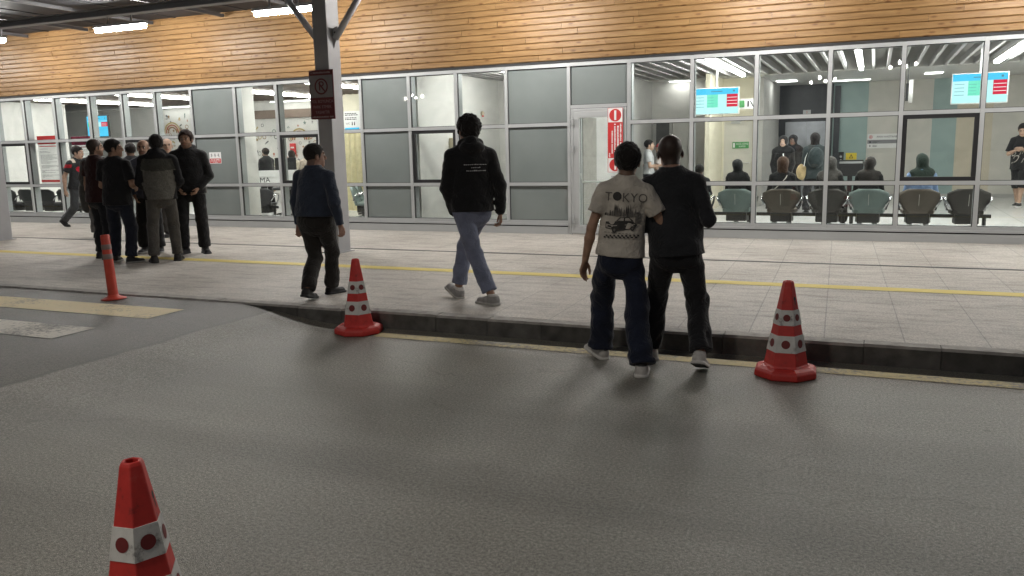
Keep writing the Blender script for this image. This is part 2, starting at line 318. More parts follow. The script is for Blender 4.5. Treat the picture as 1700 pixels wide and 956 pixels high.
# ------------------------------------------------------------------ mesh helpers
class MB:
    def __init__(s): s.v = []; s.f = []; s.m = []; s.mats = []
    def mi(s, mat):
        if mat not in s.mats: s.mats.append(mat)
        return s.mats.index(mat)
    def add(s, vs, fs, mat):
        o = len(s.v); k = s.mi(mat); s.v += [tuple(v) for v in vs]; s.f += [tuple(i+o for i in f) for f in fs]; s.m += [k]*len(fs); return s
    def box(s, x0, x1, y0, y1, z0, z1, mat):
        return s.add([(x0, y0, z0), (x1, y0, z0), (x1, y1, z0), (x0, y1, z0), (x0, y0, z1), (x1, y0, z1), (x1, y1, z1), (x0, y1, z1)],
            [(0, 3, 2, 1), (4, 5, 6, 7), (0, 1, 5, 4), (1, 2, 6, 5), (2, 3, 7, 6), (3, 0, 4, 7)], mat)
    def tube(s, pts, r, mat, n=10, cap=True):
        pts = [Vector(p) for p in pts]; rs = r if isinstance(r, (list, tuple)) else [r]*len(pts); o = []
        for i, p in enumerate(pts):
            d = (pts[min(i+1, len(pts)-1)]-pts[max(i-1, 0)]).normalized()
            a = d.cross(Vector((0, 0, 1)) if abs(d.z) < .95 else Vector((1, 0, 0))).normalized(); b = d.cross(a)
            o += [p+(a*math.cos(2*math.pi*k/n)+b*math.sin(2*math.pi*k/n))*rs[i] for k in range(n)]
        f = [(i*n+k, i*n+(k+1) % n, (i+1)*n+(k+1) % n, (i+1)*n+k) for i in range(len(pts)-1) for k in range(n)]
        if cap: f += [tuple(range(n))[::-1], tuple((len(pts)-1)*n+k for k in range(n))]
        return s.add(o, f, mat)
    def lathe(s, prof, mat, n=24, ox=0, oy=0, rot=0, cap=False):
        o = [(ox+r*math.cos(rot+2*math.pi*k/n), oy+r*math.sin(rot+2*math.pi*k/n), z) for r, z in prof for k in range(n)]
        f = [(i*n+k, i*n+(k+1) % n, (i+1)*n+(k+1) % n, (i+1)*n+k) for i in range(len(prof)-1) for k in range(n)]
        if cap: f += [tuple(range(n))[::-1], tuple((len(prof)-1)*n+k for k in range(n))]
        return s.add(o, f, mat)
    def poly(s, pts, thick, mat, axis=(0, 1, 0)):   # pts 3-D outline, extruded along axis
        ax = Vector(axis)*thick; a = [Vector(p) for p in pts]; n = len(a)
        return s.add(a+[p+ax for p in a], [tuple(range(n)), tuple(range(2*n-1, n-1, -1))]+[(i, i+n, (i+1) % n+n, (i+1) % n) for i in range(n)], mat)
    def mesh(s, name, smooth=False):
        me = bpy.data.meshes.new(name); me.from_pydata(s.v, [], s.f)
        for mt in s.mats: me.materials.append(mt)
        me.polygons.foreach_set('material_index', s.m)
        if smooth: me.polygons.foreach_set('use_smooth', [True]*len(s.f))
        me.update(); bm = bmesh.new(); bm.from_mesh(me); bmesh.ops.recalc_face_normals(bm, faces=bm.faces); bm.to_mesh(me); bm.free()
        return me
    def build(s, name, parent=None, smooth=False, bevel=0, loc=None, seg=2):
        o = bpy.data.objects.new(name, s.mesh(name, smooth)); COL.objects.link(o)
        if parent: o.parent = parent
        if loc: o.location = loc
        if bevel:
            b = o.modifiers.new('bevel', 'BEVEL'); b.width = bevel; b.segments = seg; b.limit_method = 'ANGLE'; b.angle_limit = R(35)
        return o
def tag(o, label=None, cat=None, group=None, kind=None):
    if label: o['label'] = label
    if cat: o['category'] = cat
    if group: o['group'] = group
    if kind: o['kind'] = kind
    return o
def empty(name, loc=(0, 0, 0), rz=0, label=None, cat=None, group=None):
    o = bpy.data.objects.new(name, None); COL.objects.link(o); o.location = loc; o.rotation_euler.z = rz; o.empty_display_size = .1
    return tag(o, label, cat, group)
def copy_tree(o, parent=None):
    c = o.copy(); COL.objects.link(c); c.parent = parent
    for ch in list(o.children): copy_tree(ch, c)
    return c
def text_geo(txt, size, sx=1.0, align='CENTER'):
    cu = bpy.data.curves.new('t', 'FONT'); cu.body = txt; cu.size = size; cu.align_x = align; cu.align_y = 'CENTER'; cu.resolution_u = 3
    ob = bpy.data.objects.new('t', cu); COL.objects.link(ob)
    me = ob.to_mesh(); vs = [(v.co.x*sx, v.co.y) for v in me.vertices]; fs = [tuple(p.vertices) for p in me.polygons]; ob.to_mesh_clear()
    bpy.data.objects.remove(ob); bpy.data.curves.remove(cu)
    return vs, fs
def text_xz(mb, txt, size, x, y, z, mat, sx=1.0, rot=0, align='CENTER'):   # reads from -Y side, lying in the XZ plane
    vs, fs = text_geo(txt, size, sx, align); c, s_ = math.cos(rot), math.sin(rot)
    mb.add([(x+a*c-b*s_, y, z+a*s_+b*c) for a, b in vs], fs, mat)
def quad_xz(mb, x0, x1, z0, z1, y, mat): mb.add([(x0, y, z0), (x1, y, z0), (x1, y, z1), (x0, y, z1)], [(0, 1, 2, 3)], mat)
def disc_xz(mb, x, z, y, r, mat, n=24, r0=0):
    if r0 == 0: mb.add([(x+r*math.cos(2*math.pi*k/n), y, z+r*math.sin(2*math.pi*k/n)) for k in range(n)], [tuple(range(n))], mat)
    else:
        mb.add([(x+q*math.cos(2*math.pi*k/n), y, z+q*math.sin(2*math.pi*k/n)) for q in (r0, r) for k in range(n)], [(k, (k+1) % n, n+(k+1) % n, n+k) for k in range(n)], mat)
def blur_text(mb, x0, x1, z, h, y, mat, seed, vertical=False):   # lettering too small to read in the photograph: a run of letter-sized strokes
    rr = random.Random(seed); u = x0
    while u < x1:
        e = min(u+h*rr.uniform(.35, .75), x1); k = h*rr.uniform(.75, 1)
        if rr.random() > .12:
            if vertical: quad_xz(mb, z, z+k, u, e, y, mat)
            else: quad_xz(mb, u, e, z, z+k, y, mat)
        u = e+h*.18
def bar_xz(mb, a, b, w, y, mat):
    a = Vector((a[0], 0, a[1])); b = Vector((b[0], 0, b[1])); d = (b-a).normalized(); n = Vector((-d.z, 0, d.x))*w/2
    mb.add([(p.x, y, p.z) for p in (a-n, b-n, b+n, a+n)], [(0, 1, 2, 3)], mat)

# ------------------------------------------------------------------ the setting
PZ = .15; D = 13.2
def wpart(mb, name, parent, **kw):
    o = mb.build(name, parent, **kw); o.location = -parent.location; return o
def road_z(x):
    t = min(1, max(0, (-4.45-x)/1.35)); t = t*t*(3-2*t); return .138*t
def sheet(name, xs, ys, zf, mat):
    mb = MB(); vs = [(x, y, zf(x)) for y in ys for x in xs]; n = len(xs)
    mb.add(vs, [(j*n+i, j*n+i+1, (j+1)*n+i+1, (j+1)*n+i) for j in range(len(ys)-1) for i in range(n-1)], mat)
    return tag(mb.build(name, smooth=True), kind='structure')
RX = [-90, -50, -20, -10, -7]+[-6.2+.1*i for i in range(20)]+[-4, -3, 0, 3, 8, 20, 90]
sheet('road', RX, [-90, -30, -10, 0, 3, 5, 6.0, 6.352], road_z, M['asphalt'])
# paint on the road
ZX = [-14+.5*i for i in range(16)]
def strip(name, x0, x1, y0, y1, dz, mat, zf=road_z, step=.1):
    n = max(2, int((x1-x0)/step)); sheet(name, [x0+(x1-x0)*i/n for i in range(n+1)], [y0, y1], lambda x: zf(x)+dz, mat)
strip('road_yellow_line', -3.95, 30, 6.02, 6.17, .004, M['yellow_road'], step=.5)
strip('crossing_stripe', -14, -6.0, 5.48, 5.925, .004, M['cream_zebra'], step=.4)
strip('crossing_stripe', -14, -6.12, 4.60, 5.03, .004, M['white_zebra'], step=.4)
strip('crossing_stripe', -14, -6.2, 3.72, 4.15, .004, M['white_zebra'], step=.4)
# kerb
kd = plain('kerb_black_paint', (.066, .063, .057), .75, 0, .5, 9, .5, 60); kg = plain('kerb_grey_paint', (.098, .094, .086), .8, 0, .45, 9, .5, 60)
kt = plain('kerb_top_stone', (.33, .31, .285), .8, 0, .3, 12, .5, 90)
mb = MB(); x = -40.0; i = 0
while x < 30:
    w = .5 if x > -6 else 1.0
    dz = random.uniform(-.004, .003); dy = random.uniform(-.004, .004); g = .0025
    mat = kd if (i % 2 == 0 or x > 1.3) else kg
    if -4.8 < x < -3.2: mat = kg
    x0, x1, y0, y1, z1 = x+g, x+w-g, 6.35+dy, 6.50, PZ+.002+dz
    mb.add([(x0, y0, -.05), (x1, y0, -.05), (x1, y0+.004, z1-.018), (x0, y0+.004, z1-.018)], [(0, 1, 2, 3)], mat)
    mb.add([(x0, y0+.004, z1-.018), (x1, y0+.004, z1-.018), (x1, y0+.022, z1), (x0, y0+.022, z1), (x0, y1, z1), (x1, y1, z1)], [(0, 1, 2, 3), (3, 2, 5, 4)], kt)
    mb.add([(x0, y0, -.05), (x0, y0+.022, z1), (x0, y1, z1), (x0, y1, -.05)], [(0, 1, 2, 3)], kt)
    mb.add([(x1, y0, -.05), (x1, y0+.022, z1), (x1, y1, z1), (x1, y1, -.05)], [(3, 2, 1, 0)], kt)
    x += w; i += 1
mb.box(-40, 30, 6.375, 6.49, -.05, PZ-.02, kg)
tag(mb.build('kerb'), kind='structure')
sheet('pavement', [-60, -20, -8, 0, 8, 40], [6.495, 8, 10, 12, 13.3], lambda x: PZ, M['pave'])
strip('pavement_yellow_line', -60, 40, 8.74, 8.955, PZ+.004, M['yellow_pave'], zf=lambda x: 0, step=2)
# slot drain: narrow dark channel with steel lips along the facade
mb = MB(); mb.box(-60, 40, 10.52, 10.56, PZ-.03, PZ+.003, M['gasket']); mb.box(-60, 40, 10.562, 10.568, PZ-.03, PZ+.006, M['alu_in'])
tag(mb.build('slot_drain'), kind='structure')
sheet('floor', [-40, 15], [13.3, 30], lambda x: PZ+.004, M['floor'])

# ------------------------------------------------------------------ hospital building
BLD = empty('hospital_building', (-6, D, PZ), 0, 'long glazed hospital front with grey aluminium mullions under varnished pine cladding', 'building')
# pine cladding, every row a rounded board, butt joints at random lengths
mb = MB(); z = 2.995; ROWH = .0985
prof = [(.004, 0.0), (.002, .003), (-.012, .009), (-.0145, .014), (-.0145, .086), (-.012, .0905), (.002, .0955), (.004, .0975)]
while z < 5.3:
    x = -26-random.random()*2
    while x < 9:
        ln = random.choice([1.2, 1.8, 2.4, 2.8, 3.2]); x1 = x+ln-.004; dy = random.uniform(-.003, .003)
        n = len(prof); vs = [(xx, 13.17+py+dy, z+pz*ROWH/.0985) for xx in (x, x1) for py, pz in prof]
        mb.add(vs, [(i, n+i, n+i+1, i+1) for i in range(n-1)]+[tuple(range(n)), tuple(range(2*n-1, n-1, -1))], M['wood'])
        x += ln
    z += ROWH
o = wpart(mb, 'pine_cladding', BLD)
mb = MB(); mb.box(-28, 9, 13.18, 13.4, 2.99, 5.6, M['void']); wpart(mb, 'cladding_backing', BLD)
mb = MB(); mb.box(-28, 9, 13.168, 13.36, 2.947, 2.992, M['gasket']); wpart(mb, 'head_flashing', BLD)
# leave the doorway open in the plinth
mb = MB()
for a, b in ((-28, -4.66), (-3.59, 9)):
    mb.box(a, b, 13.15, 13.36, PZ-.05, .275, M['alu']); mb.box(a, b, 13.165, 13.36, .275, .295, M['gasket']); mb.box(a, b, 13.14, 13.36, .295, .328, M['alu'])
wpart(mb, 'plinth', BLD)
XS = [-23.6, -22.6, -21.6, -20.6, -19.6, -18.6, -17.6, -16.62, -15.55, -14.6, -13.67, -12.68, -11.57, -10.56, -9.6, -8.65, -7.64, -6.70, -5.75, -4.63, -3.62, -2.62, -1.66, -.63, .33, 1.34, 2.34, 3.34, 4.3, 5.3]
TZ = [.34, .99, 1.97, 2.945]
OPQ = {-12.68, -8.65, -5.75}; BLK = {-18.6, -14.6, -10.56, -7.64, .33}; DOORX = -4.63
def member(mb, x, z0, z1):
    mb.box(x-.028, x+.028, 13.165, 13.190, z0, z1, M['alu'])
    mb.box(x-.036, x+.036, 13.190, 13.226, z0, z1, M['gasket'])
    mb.box(x-.030, x+.030, 13.226, 13.37, z0, z1, M['alu_in'])
for x in XS:
    z0 = .33
    if x in (-4.63, -3.62): z0 = PZ
    mb = MB(); member(mb, x, z0, 2.945); wpart(mb, 'mullion', BLD, bevel=.002, seg=1)
def rail(x0, x1, z, h=.056):
    mb = MB(); a, b = x0+.0285, x1-.0285
    mb.box(a, b, 13.168, 13.190, z-h/2, z+h/2, M['alu']); mb.box(a-.0, b, 13.191, 13.225, z-h/2-.007, z+h/2+.007, M['gasket']); mb.box(a+.003, b-.003, 13.227, 13.365, z-h/2, z+h/2, M['alu_in'])
    return mb
def pane(name, x0, x1, z0, z1, mat, parent=BLD):
    mb = MB(); mb.box(x0+.03, x1-.03, 13.204, 13.212, z0+.024, z1-.024, mat); return wpart(mb, name, parent)
for z in TZ + [.352]:
    if z == .34: continue
    for run in (range(0, XS.index(DOORX)), range(XS.index(DOORX)+1, len(XS)-1)):
        mb = MB()
        for i in run:
            q = rail(XS[i], XS[i+1], z if z != 2.945 else 2.92)
            o0 = len(mb.v); mb.v += q.v; mb.f += [tuple(a+o0 for a in f) for f in q.f]; mb.m += [mb.mi(q.mats[k]) for k in q.m]
        wpart(mb, 'transom', BLD)
def rect_frame(mb, x0, x1, z0, z1, y0, y1, w, mat):
    mb.box(x0, x1, y0, y1, z0, z0+w, mat); mb.box(x0, x1, y0, y1, z1-w, z1, mat)
    mb.box(x0, x0+w, y0, y1, z0+w, z1-w, mat); mb.box(x1-w, x1, y0, y1, z0+w, z1-w, mat)
for i in range(len(XS)-1):
    x0, x1 = XS[i], XS[i+1]
    if x0 == DOORX:
        mb = rail(x0, x1, 2.245); wpart(mb, 'transom', BLD); mb = rail(x0, x1, 2.92); wpart(mb, 'transom', BLD)
        pane('grey_panel', x0, x1, 2.25, 2.93, M['spandrel']); continue
    for j in range(3):
        z0, z1 = TZ[j] if j else .352, TZ[j+1]
        if x0 in OPQ: pane('grey_panel', x0, x1, z0, z1, M['spandrel'])
        elif j == 1 and x0 in BLK:
            mb = MB(); rect_frame(mb, x0+.032, x1-.032, z0+.03, z1-.03, 13.178, 13.24, .055, M['black'])
            fr = wpart(mb, 'window_frame', BLD, bevel=.003, seg=1); fr['label'] = 'opening window with black frame'
            mb = MB(); mb.box(x0+.086, x1-.086, 13.204, 13.212, z0+.084, z1-.084, M['glass']); mb.build('pane', fr)
            mb = MB(); xc = (x0+x1)/2; mb.box(xc-.06, xc+.06, 13.241, 13.262, z0+.045, z0+.062, M['alu']); mb.box(xc+.02, xc+.045, 13.241, 13.29, z0+.062, z0+.085, M['alu']); mb.build('handle', fr)
        else: pane('window_pane', x0, x1, z0, z1, M['glass'])
# the glass door
mb = MB(); a, b = -4.595, -3.655
rect_frame(mb, a, b, PZ+.012, 2.21, 13.16, 13.23, .045, M['alu'])
rect_frame(mb, a+.05, b-.05, PZ+.02, 2.16, 13.150, 13.215, .095, M['alu'])
mb.box(a+.145, b-.145, 13.152, 13.212, PZ+.115, PZ+.16, M['alu'])
DR = wpart(mb, 'glass_door', BLD, bevel=.004); DR['label'] = 'aluminium framed glass door with push bar'
mb = MB(); mb.box(a+.14, b-.14, 13.178, 13.186, PZ+.11, 2.07, M['glass']); mb.build('pane', DR)
for hz in (.35, 1.52, 1.95):
    mb = MB(); mb.tube([(a+.047, 13.125, hz), (a+.047, 13.125, hz+.11)], .017, M['alu'], 10); mb.box(a+.005, a+.10, 13.135, 13.150, hz+.01, hz+.04, M['alu']); mb.box(a+.005, a+.10, 13.135, 13.150, hz+.07, hz+.10, M['alu']); mb.build('hinge', DR, smooth=False)
mb = MB(); mb.tube([(a+.16, 13.26, 1.02), (b-.12, 13.26, 1.02)], .018, M['white'], 10)
mb.tube([(a+.16, 13.26, 1.02), (a+.15, 13.225, 1.16)], .012, M['white'], 8); mb.box(b-.16, b-.06, 13.22, 13.28, .97, 1.12, M['white']); mb.build('push_bar', DR)
mb = MB(); mb.box(b-.135, b-.075, 13.115, 13.149, 1.06, 1.24, M['alu']); mb.tube([(b-.11, 13.10, 1.12), (b-.24, 13.10, 1.12)], .011, M['alu'], 8); mb.build('handle', DR)

# rooms behind the glass
def wall(x0, x1, y0, y1, z0, z1, mat, name='interior_wall'):
    mb = MB(); mb.box(x0, x1, y0, y1, z0, z1, mat); return wpart(mb, name, BLD)
CZ = 3.06
wall(-21.0, -20.85, 13.4, 16.9, PZ, 3.5, M['white_wall'])
wall(-34, -12.6, 20.0, 20.15, PZ, 3.3, M['white_wall'])
wall(-12.6, -7.45, 18.6, 18.75, PZ, 3.5, M['cream_wall'])
wall(-12.75, -12.6, 18.6, 20.0, PZ, 3.5, M['cream_wall'])
wall(-11.9, -11.62, 13.42, 13.80, PZ, 3.5, M['white_wall'], 'interior_pier')
wall(-8.62, -8.5, 13.42, 18.6, PZ, 3.5, M['white_wall'])
wall(-7.72, -7.6, 13.42, 17.2, PZ, 3.5, M['white_wall'])
wall(-7.6, -4.95, 17.0, 17.15, PZ, 3.5, M['white_wall'])
wall(-5.05, -4.92, 13.42, 20.0, PZ, 3.5, M['grey_wall'])
wall(-4.92, -3.35, 20.0, 20.15, PZ, 3.3, M['white_wall'])
wall(-3.35, -3.25, 18.3, 20.15, PZ, 3.3, M['cream_wall'])
wall(-3.25, -2.45, 20.0, 20.15, PZ, 3.3, M['cream_wall'])
wall(-2.45, -2.35, 20.0, 23.5, PZ, 3.3, M['grey_wall'])
wall(-3.2, -1.02, 23.5, 23.7, PZ, 3.3, M['lift_dark'], 'lift_surround')
wall(-1.02, -.18, 23.5, 23.68, PZ, 3.3, M['teal_wall']); wall(-.18, 1.30, 23.5, 23.7, PZ, 3.3, M['beige_wall'])
wall(1.30, 1.84, 23.5, 23.68, PZ, 3.3, M['teal_wall']); wall(1.84, 2.62, 23.5, 23.7, PZ, 3.3, M['tan_wall']); wall(2.62, 9, 23.5, 23.69, PZ, 3.3, M['beige_wall'])
wall(-.98, -.84, 23.38, 23.5, PZ, 3.0, M['lift_dark'], 'dark_post')
mb = MB(); mb.box(-1.02, 9, 23.47, 23.499, PZ+.004, PZ+.09, M['grey_wall']); wpart(mb, 'skirting', BLD)
wall(6.0, 6.15, 13.4, 23.5, PZ, 3.5, M['white_wall'])
wall(-28, 9, 24.5, 24.6, PZ, 3.6, M['white_wall'])
# roof slab, dark void, slat ceiling, white back ceiling
wall(-34, 12, 13.38, 27, 3.55, 3.75, M['void'], 'roof_slab')
wall(-34, 9, 19.4, 25, 3.07, 3.2, M['white'], 'white_ceiling'); wall(-34, 9, 19.3, 19.4, 3.06, 3.55, M['white_wall'], 'bulkhead')
mb = MB(); x = -4.85
while x < 6: mb.box(x-.025, x+.025, 13.42, 19.29, CZ, CZ+.11, M['baffle']); x += .265
wpart(mb, 'slat_ceiling', BLD)
mb = MB(); x = -20.7
while x < -8.7: mb.box(x-.035, x+.035, 13.42, 19.29, CZ, CZ+.11, M['baffle_brown']); x += .2
wpart(mb, 'slat_ceiling', BLD)
mb = MB(); x = -7.5
while x < -5.2: mb.box(x-.04, x+.04, 13.42, 16.95, CZ-.02, CZ+.09, M['baffle']); x += .2
wpart(mb, 'slat_ceiling', BLD)
# lift doors and room doors
mb = MB(); mb.box(-2.18, -1.66, 23.44, 23.49, PZ+.01, 2.12, M['lift_steel']); mb.box(-1.652, -1.13, 23.44, 23.49, PZ+.01, 2.12, M['lift_steel'])
LD = wpart(mb, 'lift_door', BLD)
mb = MB(); mb.box(-1.75, -1.56, 23.46, 23.495, 2.30, 2.42, M['alu']); text_xz(mb, '2', .08, -1.655, 23.455, 2.36, M['red']); mb.build('floor_display', LD)
mb = MB(); mb.box(-3.0, -2.42, 23.42, 23.49, PZ+.01, 2.2, M['alu_in']); mb.box(-2.94, -2.48, 23.40, 23.42, PZ+.01, 2.12, M['lift_steel']); wpart(mb, 'steel_door', BLD)
def room_door(x0, x1, y, z1, leaf, frame, name='room_door'):
    mb = MB(); mb.box(x0, x0+.07, y-.05, y-.003, PZ+.005, z1, frame); mb.box(x1-.07, x1, y-.05, y-.003, PZ+.005, z1, frame); mb.box(x0+.07, x1-.07, y-.05, y-.003, z1-.07, z1, frame)
    mb.box(x0+.07, x1-.07, y-.03, y-.004, PZ+.01, z1-.07, leaf); o = wpart(mb, name, BLD)
    mb = MB(); mb.tube([(x1-.13, y-.04, 1.15), (x1-.13, y-.09, 1.15), (x1-.25, y-.09, 1.15)], .012, M['alu'], 8); mb.build('handle', o); return o
d = room_door(-3.28, -2.5, 20.0, 2.16, M['cream_door'], M['cream_wall'])
mb = MB(); mb.box(-3.05, -2.85, 19.93, 19.965, 2.04, 2.10, M['alu']); mb.tube([(-2.95, 19.92, 2.09), (-2.72, 19.93, 2.12)], .012, M['alu'], 6); mb.build('door_closer', d)
room_door(-4.88, -4.42, 20.0, 2.2, M['dark_door'], M['grey_wall'])
# door in the grey side wall, seen through the glass door
mb = MB(); mb.box(-4.918, -4.90, 14.6, 15.55, PZ+.01, 2.2, M['alu']); mb.box(-4.899, -4.885, 14.67, 15.48, PZ+.012, 2.13, M['wood_door']); wpart(mb, 'side_door', BLD)
mb = MB(); mb.box(-4.918, -4.90, 17.2, 18.1, PZ+.01, 2.2, M['alu']); mb.box(-4.899, -4.885, 17.27, 18.03, PZ+.012, 2.13, M['dark_door']); wpart(mb, 'side_door', BLD)
# brown bulkhead and printed wallpaper on the far left wall
mb = MB(); mb.box(-17.4, -12.62, 19.93, 19.998, 2.60, 2.84, M['brown']); wpart(mb, 'brown_panel', BLD)
def wallpaper(x0, x1, z0, z1, y, n, seed):
    rr = random.Random(seed); mb = MB(); quad_xz(mb, x0, x1, z0, z1, y, M['white_wall'])
    cols = [plain('print_ink', c, .8) for c in ((.10, .10, .11), (.30, .19, .10), (.42, .16, .10), (.20, .25, .23), (.45, .36, .16), (.25, .24, .24))]
    for k in range(n):
        x = rr.uniform(x0+.08, x1-.08); z = rr.uniform(z0+.08, z1-.08); c = rr.choice(cols); s = rr.uniform(.04, .075); t = rr.randrange(5); yy = y-.002-.0002*k
        if t == 0: disc_xz(mb, x, z, yy, s, c, 16, s*.7)
        elif t == 1:
            pts = [(x+(s if q % 2 == 0 else s*.42)*math.cos(q*math.pi/5+1.57), yy, z+(s if q % 2 == 0 else s*.42)*math.sin(q*math.pi/5+1.57)) for q in range(10)]
            mb.add(pts, [tuple(range(10))], c)
        elif t == 2:
            a = rr.uniform(0, 3.1); bar_xz(mb, (x-s*math.cos(a), z-s*math.sin(a)), (x+s*math.cos(a), z+s*math.sin(a)), .018, yy, c)
            for q in (-.5, .1, .6): disc_xz(mb, x+q*s*math.cos(a)+.02, z+q*s*math.sin(a)+.02, yy-.0001, .022, c, 8)
        elif t == 3: disc_xz(mb, x, z, yy, s*.55, c, 6); bar_xz(mb, (x-s*.3, z-s*.4), (x-s*.4, z-s*1.2), .015, yy, c); bar_xz(mb, (x+s*.3, z-s*.4), (x+s*.4, z-s*1.2), .015, yy, c)
        else: bar_xz(mb, (x-s, z-s*.4), (x, z+s*.5), .014, yy, c); bar_xz(mb, (x, z+s*.5), (x+s, z-s*.4), .014, yy, c); bar_xz(mb, (x-s*.7, z-s*.5), (x+s*.7, z-s*.5), .014, yy, c)
    for k, (rad, c) in enumerate(((.34, cols[4]), (.27, cols[2]), (.20, cols[1]))):
        xc, zc = (x0+x1)/2-.2, z1-.62
        pts = [(xc+q*math.cos(t/16*math.pi), y-.03-.001*k, zc+q*math.sin(t/16*math.pi)) for q in (rad-.045, rad) for t in range(17)]
        mb.add(pts, [(t, t+1, 17+t+1, 17+t) for t in range(16)], c)
    return wpart(mb, 'printed_wallpaper', BLD)
wallpaper(-17.35, -12.7, .4, 2.58, 19.97, 150, 3); wallpaper(-20.35, -19.3, 1.2, 2.9, 19.97, 46, 5)

# ------------------------------------------------------------------ canopy and columns
CAN = empty('canopy', (-10, 10.3, 3.78), 0, 'dark steel canopy with grey beams over the pavement', 'canopy')
mb = MB(); mb.box(-30, 10, 6.4, 13.15, 4.30, 4.36, M['roof'])
x = -30
while x < 10: mb.box(x, x+.05, 6.4, 13.14, 4.288, 4.301, M['roof']); x += .9
wpart(mb, 'roof_sheet', CAN)
for y, z0, h, w in ((10.15, 3.81, .11, .16), (8.3, 4.0, .13, .07), (6.6, 4.0, .2, .1), ):
    mb = MB(); mb.box(-30, 10, y-w/2, y+w/2, z0, z0+.014, M['beam']); mb.box(-30, 10, y-w/2, y+w/2, z0+h-.014, z0+h, M['beam']); mb.box(-30, 10, y-.008, y+.008, z0+.014, z0+h-.014, M['beam']); wpart(mb, 'beam', CAN)
x = -28.0
while x < 9.5:
    mb = MB(); mb.box(x-.03, x+.03, 6.66, 13.1, 4.205, 4.262, M['rafter']); wpart(mb, 'rafter', CAN); x += 1.82
def column(xc, label):
    t = empty('steel_column', (xc, 10.15, PZ), 0, label, 'column', 'steel columns carrying the canopy')
    mb = MB(); mb.box(-.12, .12, -.15, .15, 0, 3.65, M['steel_col']); mb.build('shaft', t, bevel=.012)
    mb = MB(); mb.box(-.16, .16, -.19, .19, 0, .012, M['steel_col']); mb.build('base_plate', t)
    for s in (-1, 1):
        mb = MB(); mb.tube([(s*.15, 0, 3.02), (s*.60, 0, 3.57)], .046, M['steel_grey'], 12); b = mb.build('brace', t, smooth=True)
        mb = MB(); mb.poly([(s*.121, -.008, 2.88), (s*.121, -.008, 3.16), (s*.19, -.008, 3.19), (s*.22, -.008, 3.13)], .016, M['steel_grey']); mb.tube([(s*.17, -.04, 3.10), (s*.17, .04, 3.10)], .014, M['steel_dark'], 8); mb.build('gusset', b)
        mb = MB(); mb.poly([(s*.54, -.008, 3.645), (s*.69, -.008, 3.645), (s*.66, -.008, 3.54), (s*.56, -.008, 3.49)], .016, M['steel_grey']); mb.build('gusset', b)
    return t
column(-7.18, 'steel canopy column carrying the no parking sign'); column(-14.53, 'steel canopy column at the far left with no sign')
# canopy tube lamps
first = None
for k, x in enumerate((-19.9, -16.25, -12.57, -8.93, -5.3, -1.65, 2.0, 5.6)):
    if first is None:
        first = empty('canopy_light', (x, 11.5, 3.88), 0, 'long white tube lamp glowing under the canopy beside the pine cladding', 'lamp', 'tube lamps under the canopy')
        mb = MB(); mb.box(-.62, .62, -.055, .055, .035, .085, M['steel_grey']); mb.box(-.3, -.27, -.01, .01, .085, .26, M['steel_grey']); mb.box(.27, .3, -.01, .01, .085, .26, M['steel_grey']); mb.build('housing', first)
        mb = MB(); mb.tube([(-.6, 0, 0), (-.59, 0, 0), (.59, 0, 0), (.6, 0, 0)], [.02, .042, .042, .02], M['tube'], 10); mb.build('diffuser', first, smooth=True)
    else:
        c = copy_tree(first); c.location.x = x
# indoor strip lamps
first = None
for xs, y0, y1, lab, grp in (((-2.6, -.3, 2.05, 4.4), 13.75, 18.5, 'white strip lamp between the grey slats of the waiting hall ceiling', 'strip lamps over the waiting hall'),
        ((-18.7, -16.0, -13.3, -10.7), 13.75, 18.2, 'white strip lamp between the brown slats of the left hall ceiling', 'strip lamps over the left hall'),
        ((-6.3,), 13.7, 15.9, 'white strip lamp in the slatted ceiling of the small white room', None)):
    for x in xs:
        t = empty('strip_light', (x, y0, CZ), 0, lab, 'lamp', grp)
        mb = MB(); mb.box(-.045, .045, 0, y1-y0, -.02, .05, M['white']); mb.build('housing', t)
        mb = MB(); mb.box(-.034, .034, .02, y1-y0-.02, -.075, -.021, M['tube_in']); mb.build('diffuser', t)
# square and slim panels in the white back ceiling
for k, (x, y, w, d, lab) in enumerate(((1.15, 21.2, .35, .35, 'square ceiling lamp left of the right-hand screen'), (-.6, 22.3, .9, .14, 'slim bright ceiling lamp above the hospital direction sign'), (-2.0, 21.5, .45, .45, 'square ceiling lamp before the lift'),
        (-15.2, 19.75, 1.6, .1, 'long lamp under the ceiling above the brown panel'), (-19.5, 19.75, 1.6, .1, 'long lamp under the ceiling above the animal wallpaper at left'), (-4.2, 19.8, .5, .2, 'ceiling lamp before the dark door'), (4.2, 21.4, .5, .5, 'square ceiling lamp at the far right'))):
    t = empty('ceiling_light', (x, y, 3.065), 0, lab, 'lamp')
    mb = MB(); mb.box(-w/2-.03, w/2+.03, -d/2-.03, d/2+.03, -.012, .004, M['white']); mb.build('frame', t)
    mb = MB(); mb.box(-w/2, w/2, -d/2, d/2, -.022, -.013, M['panel_in']); mb.build('diffuser', t)
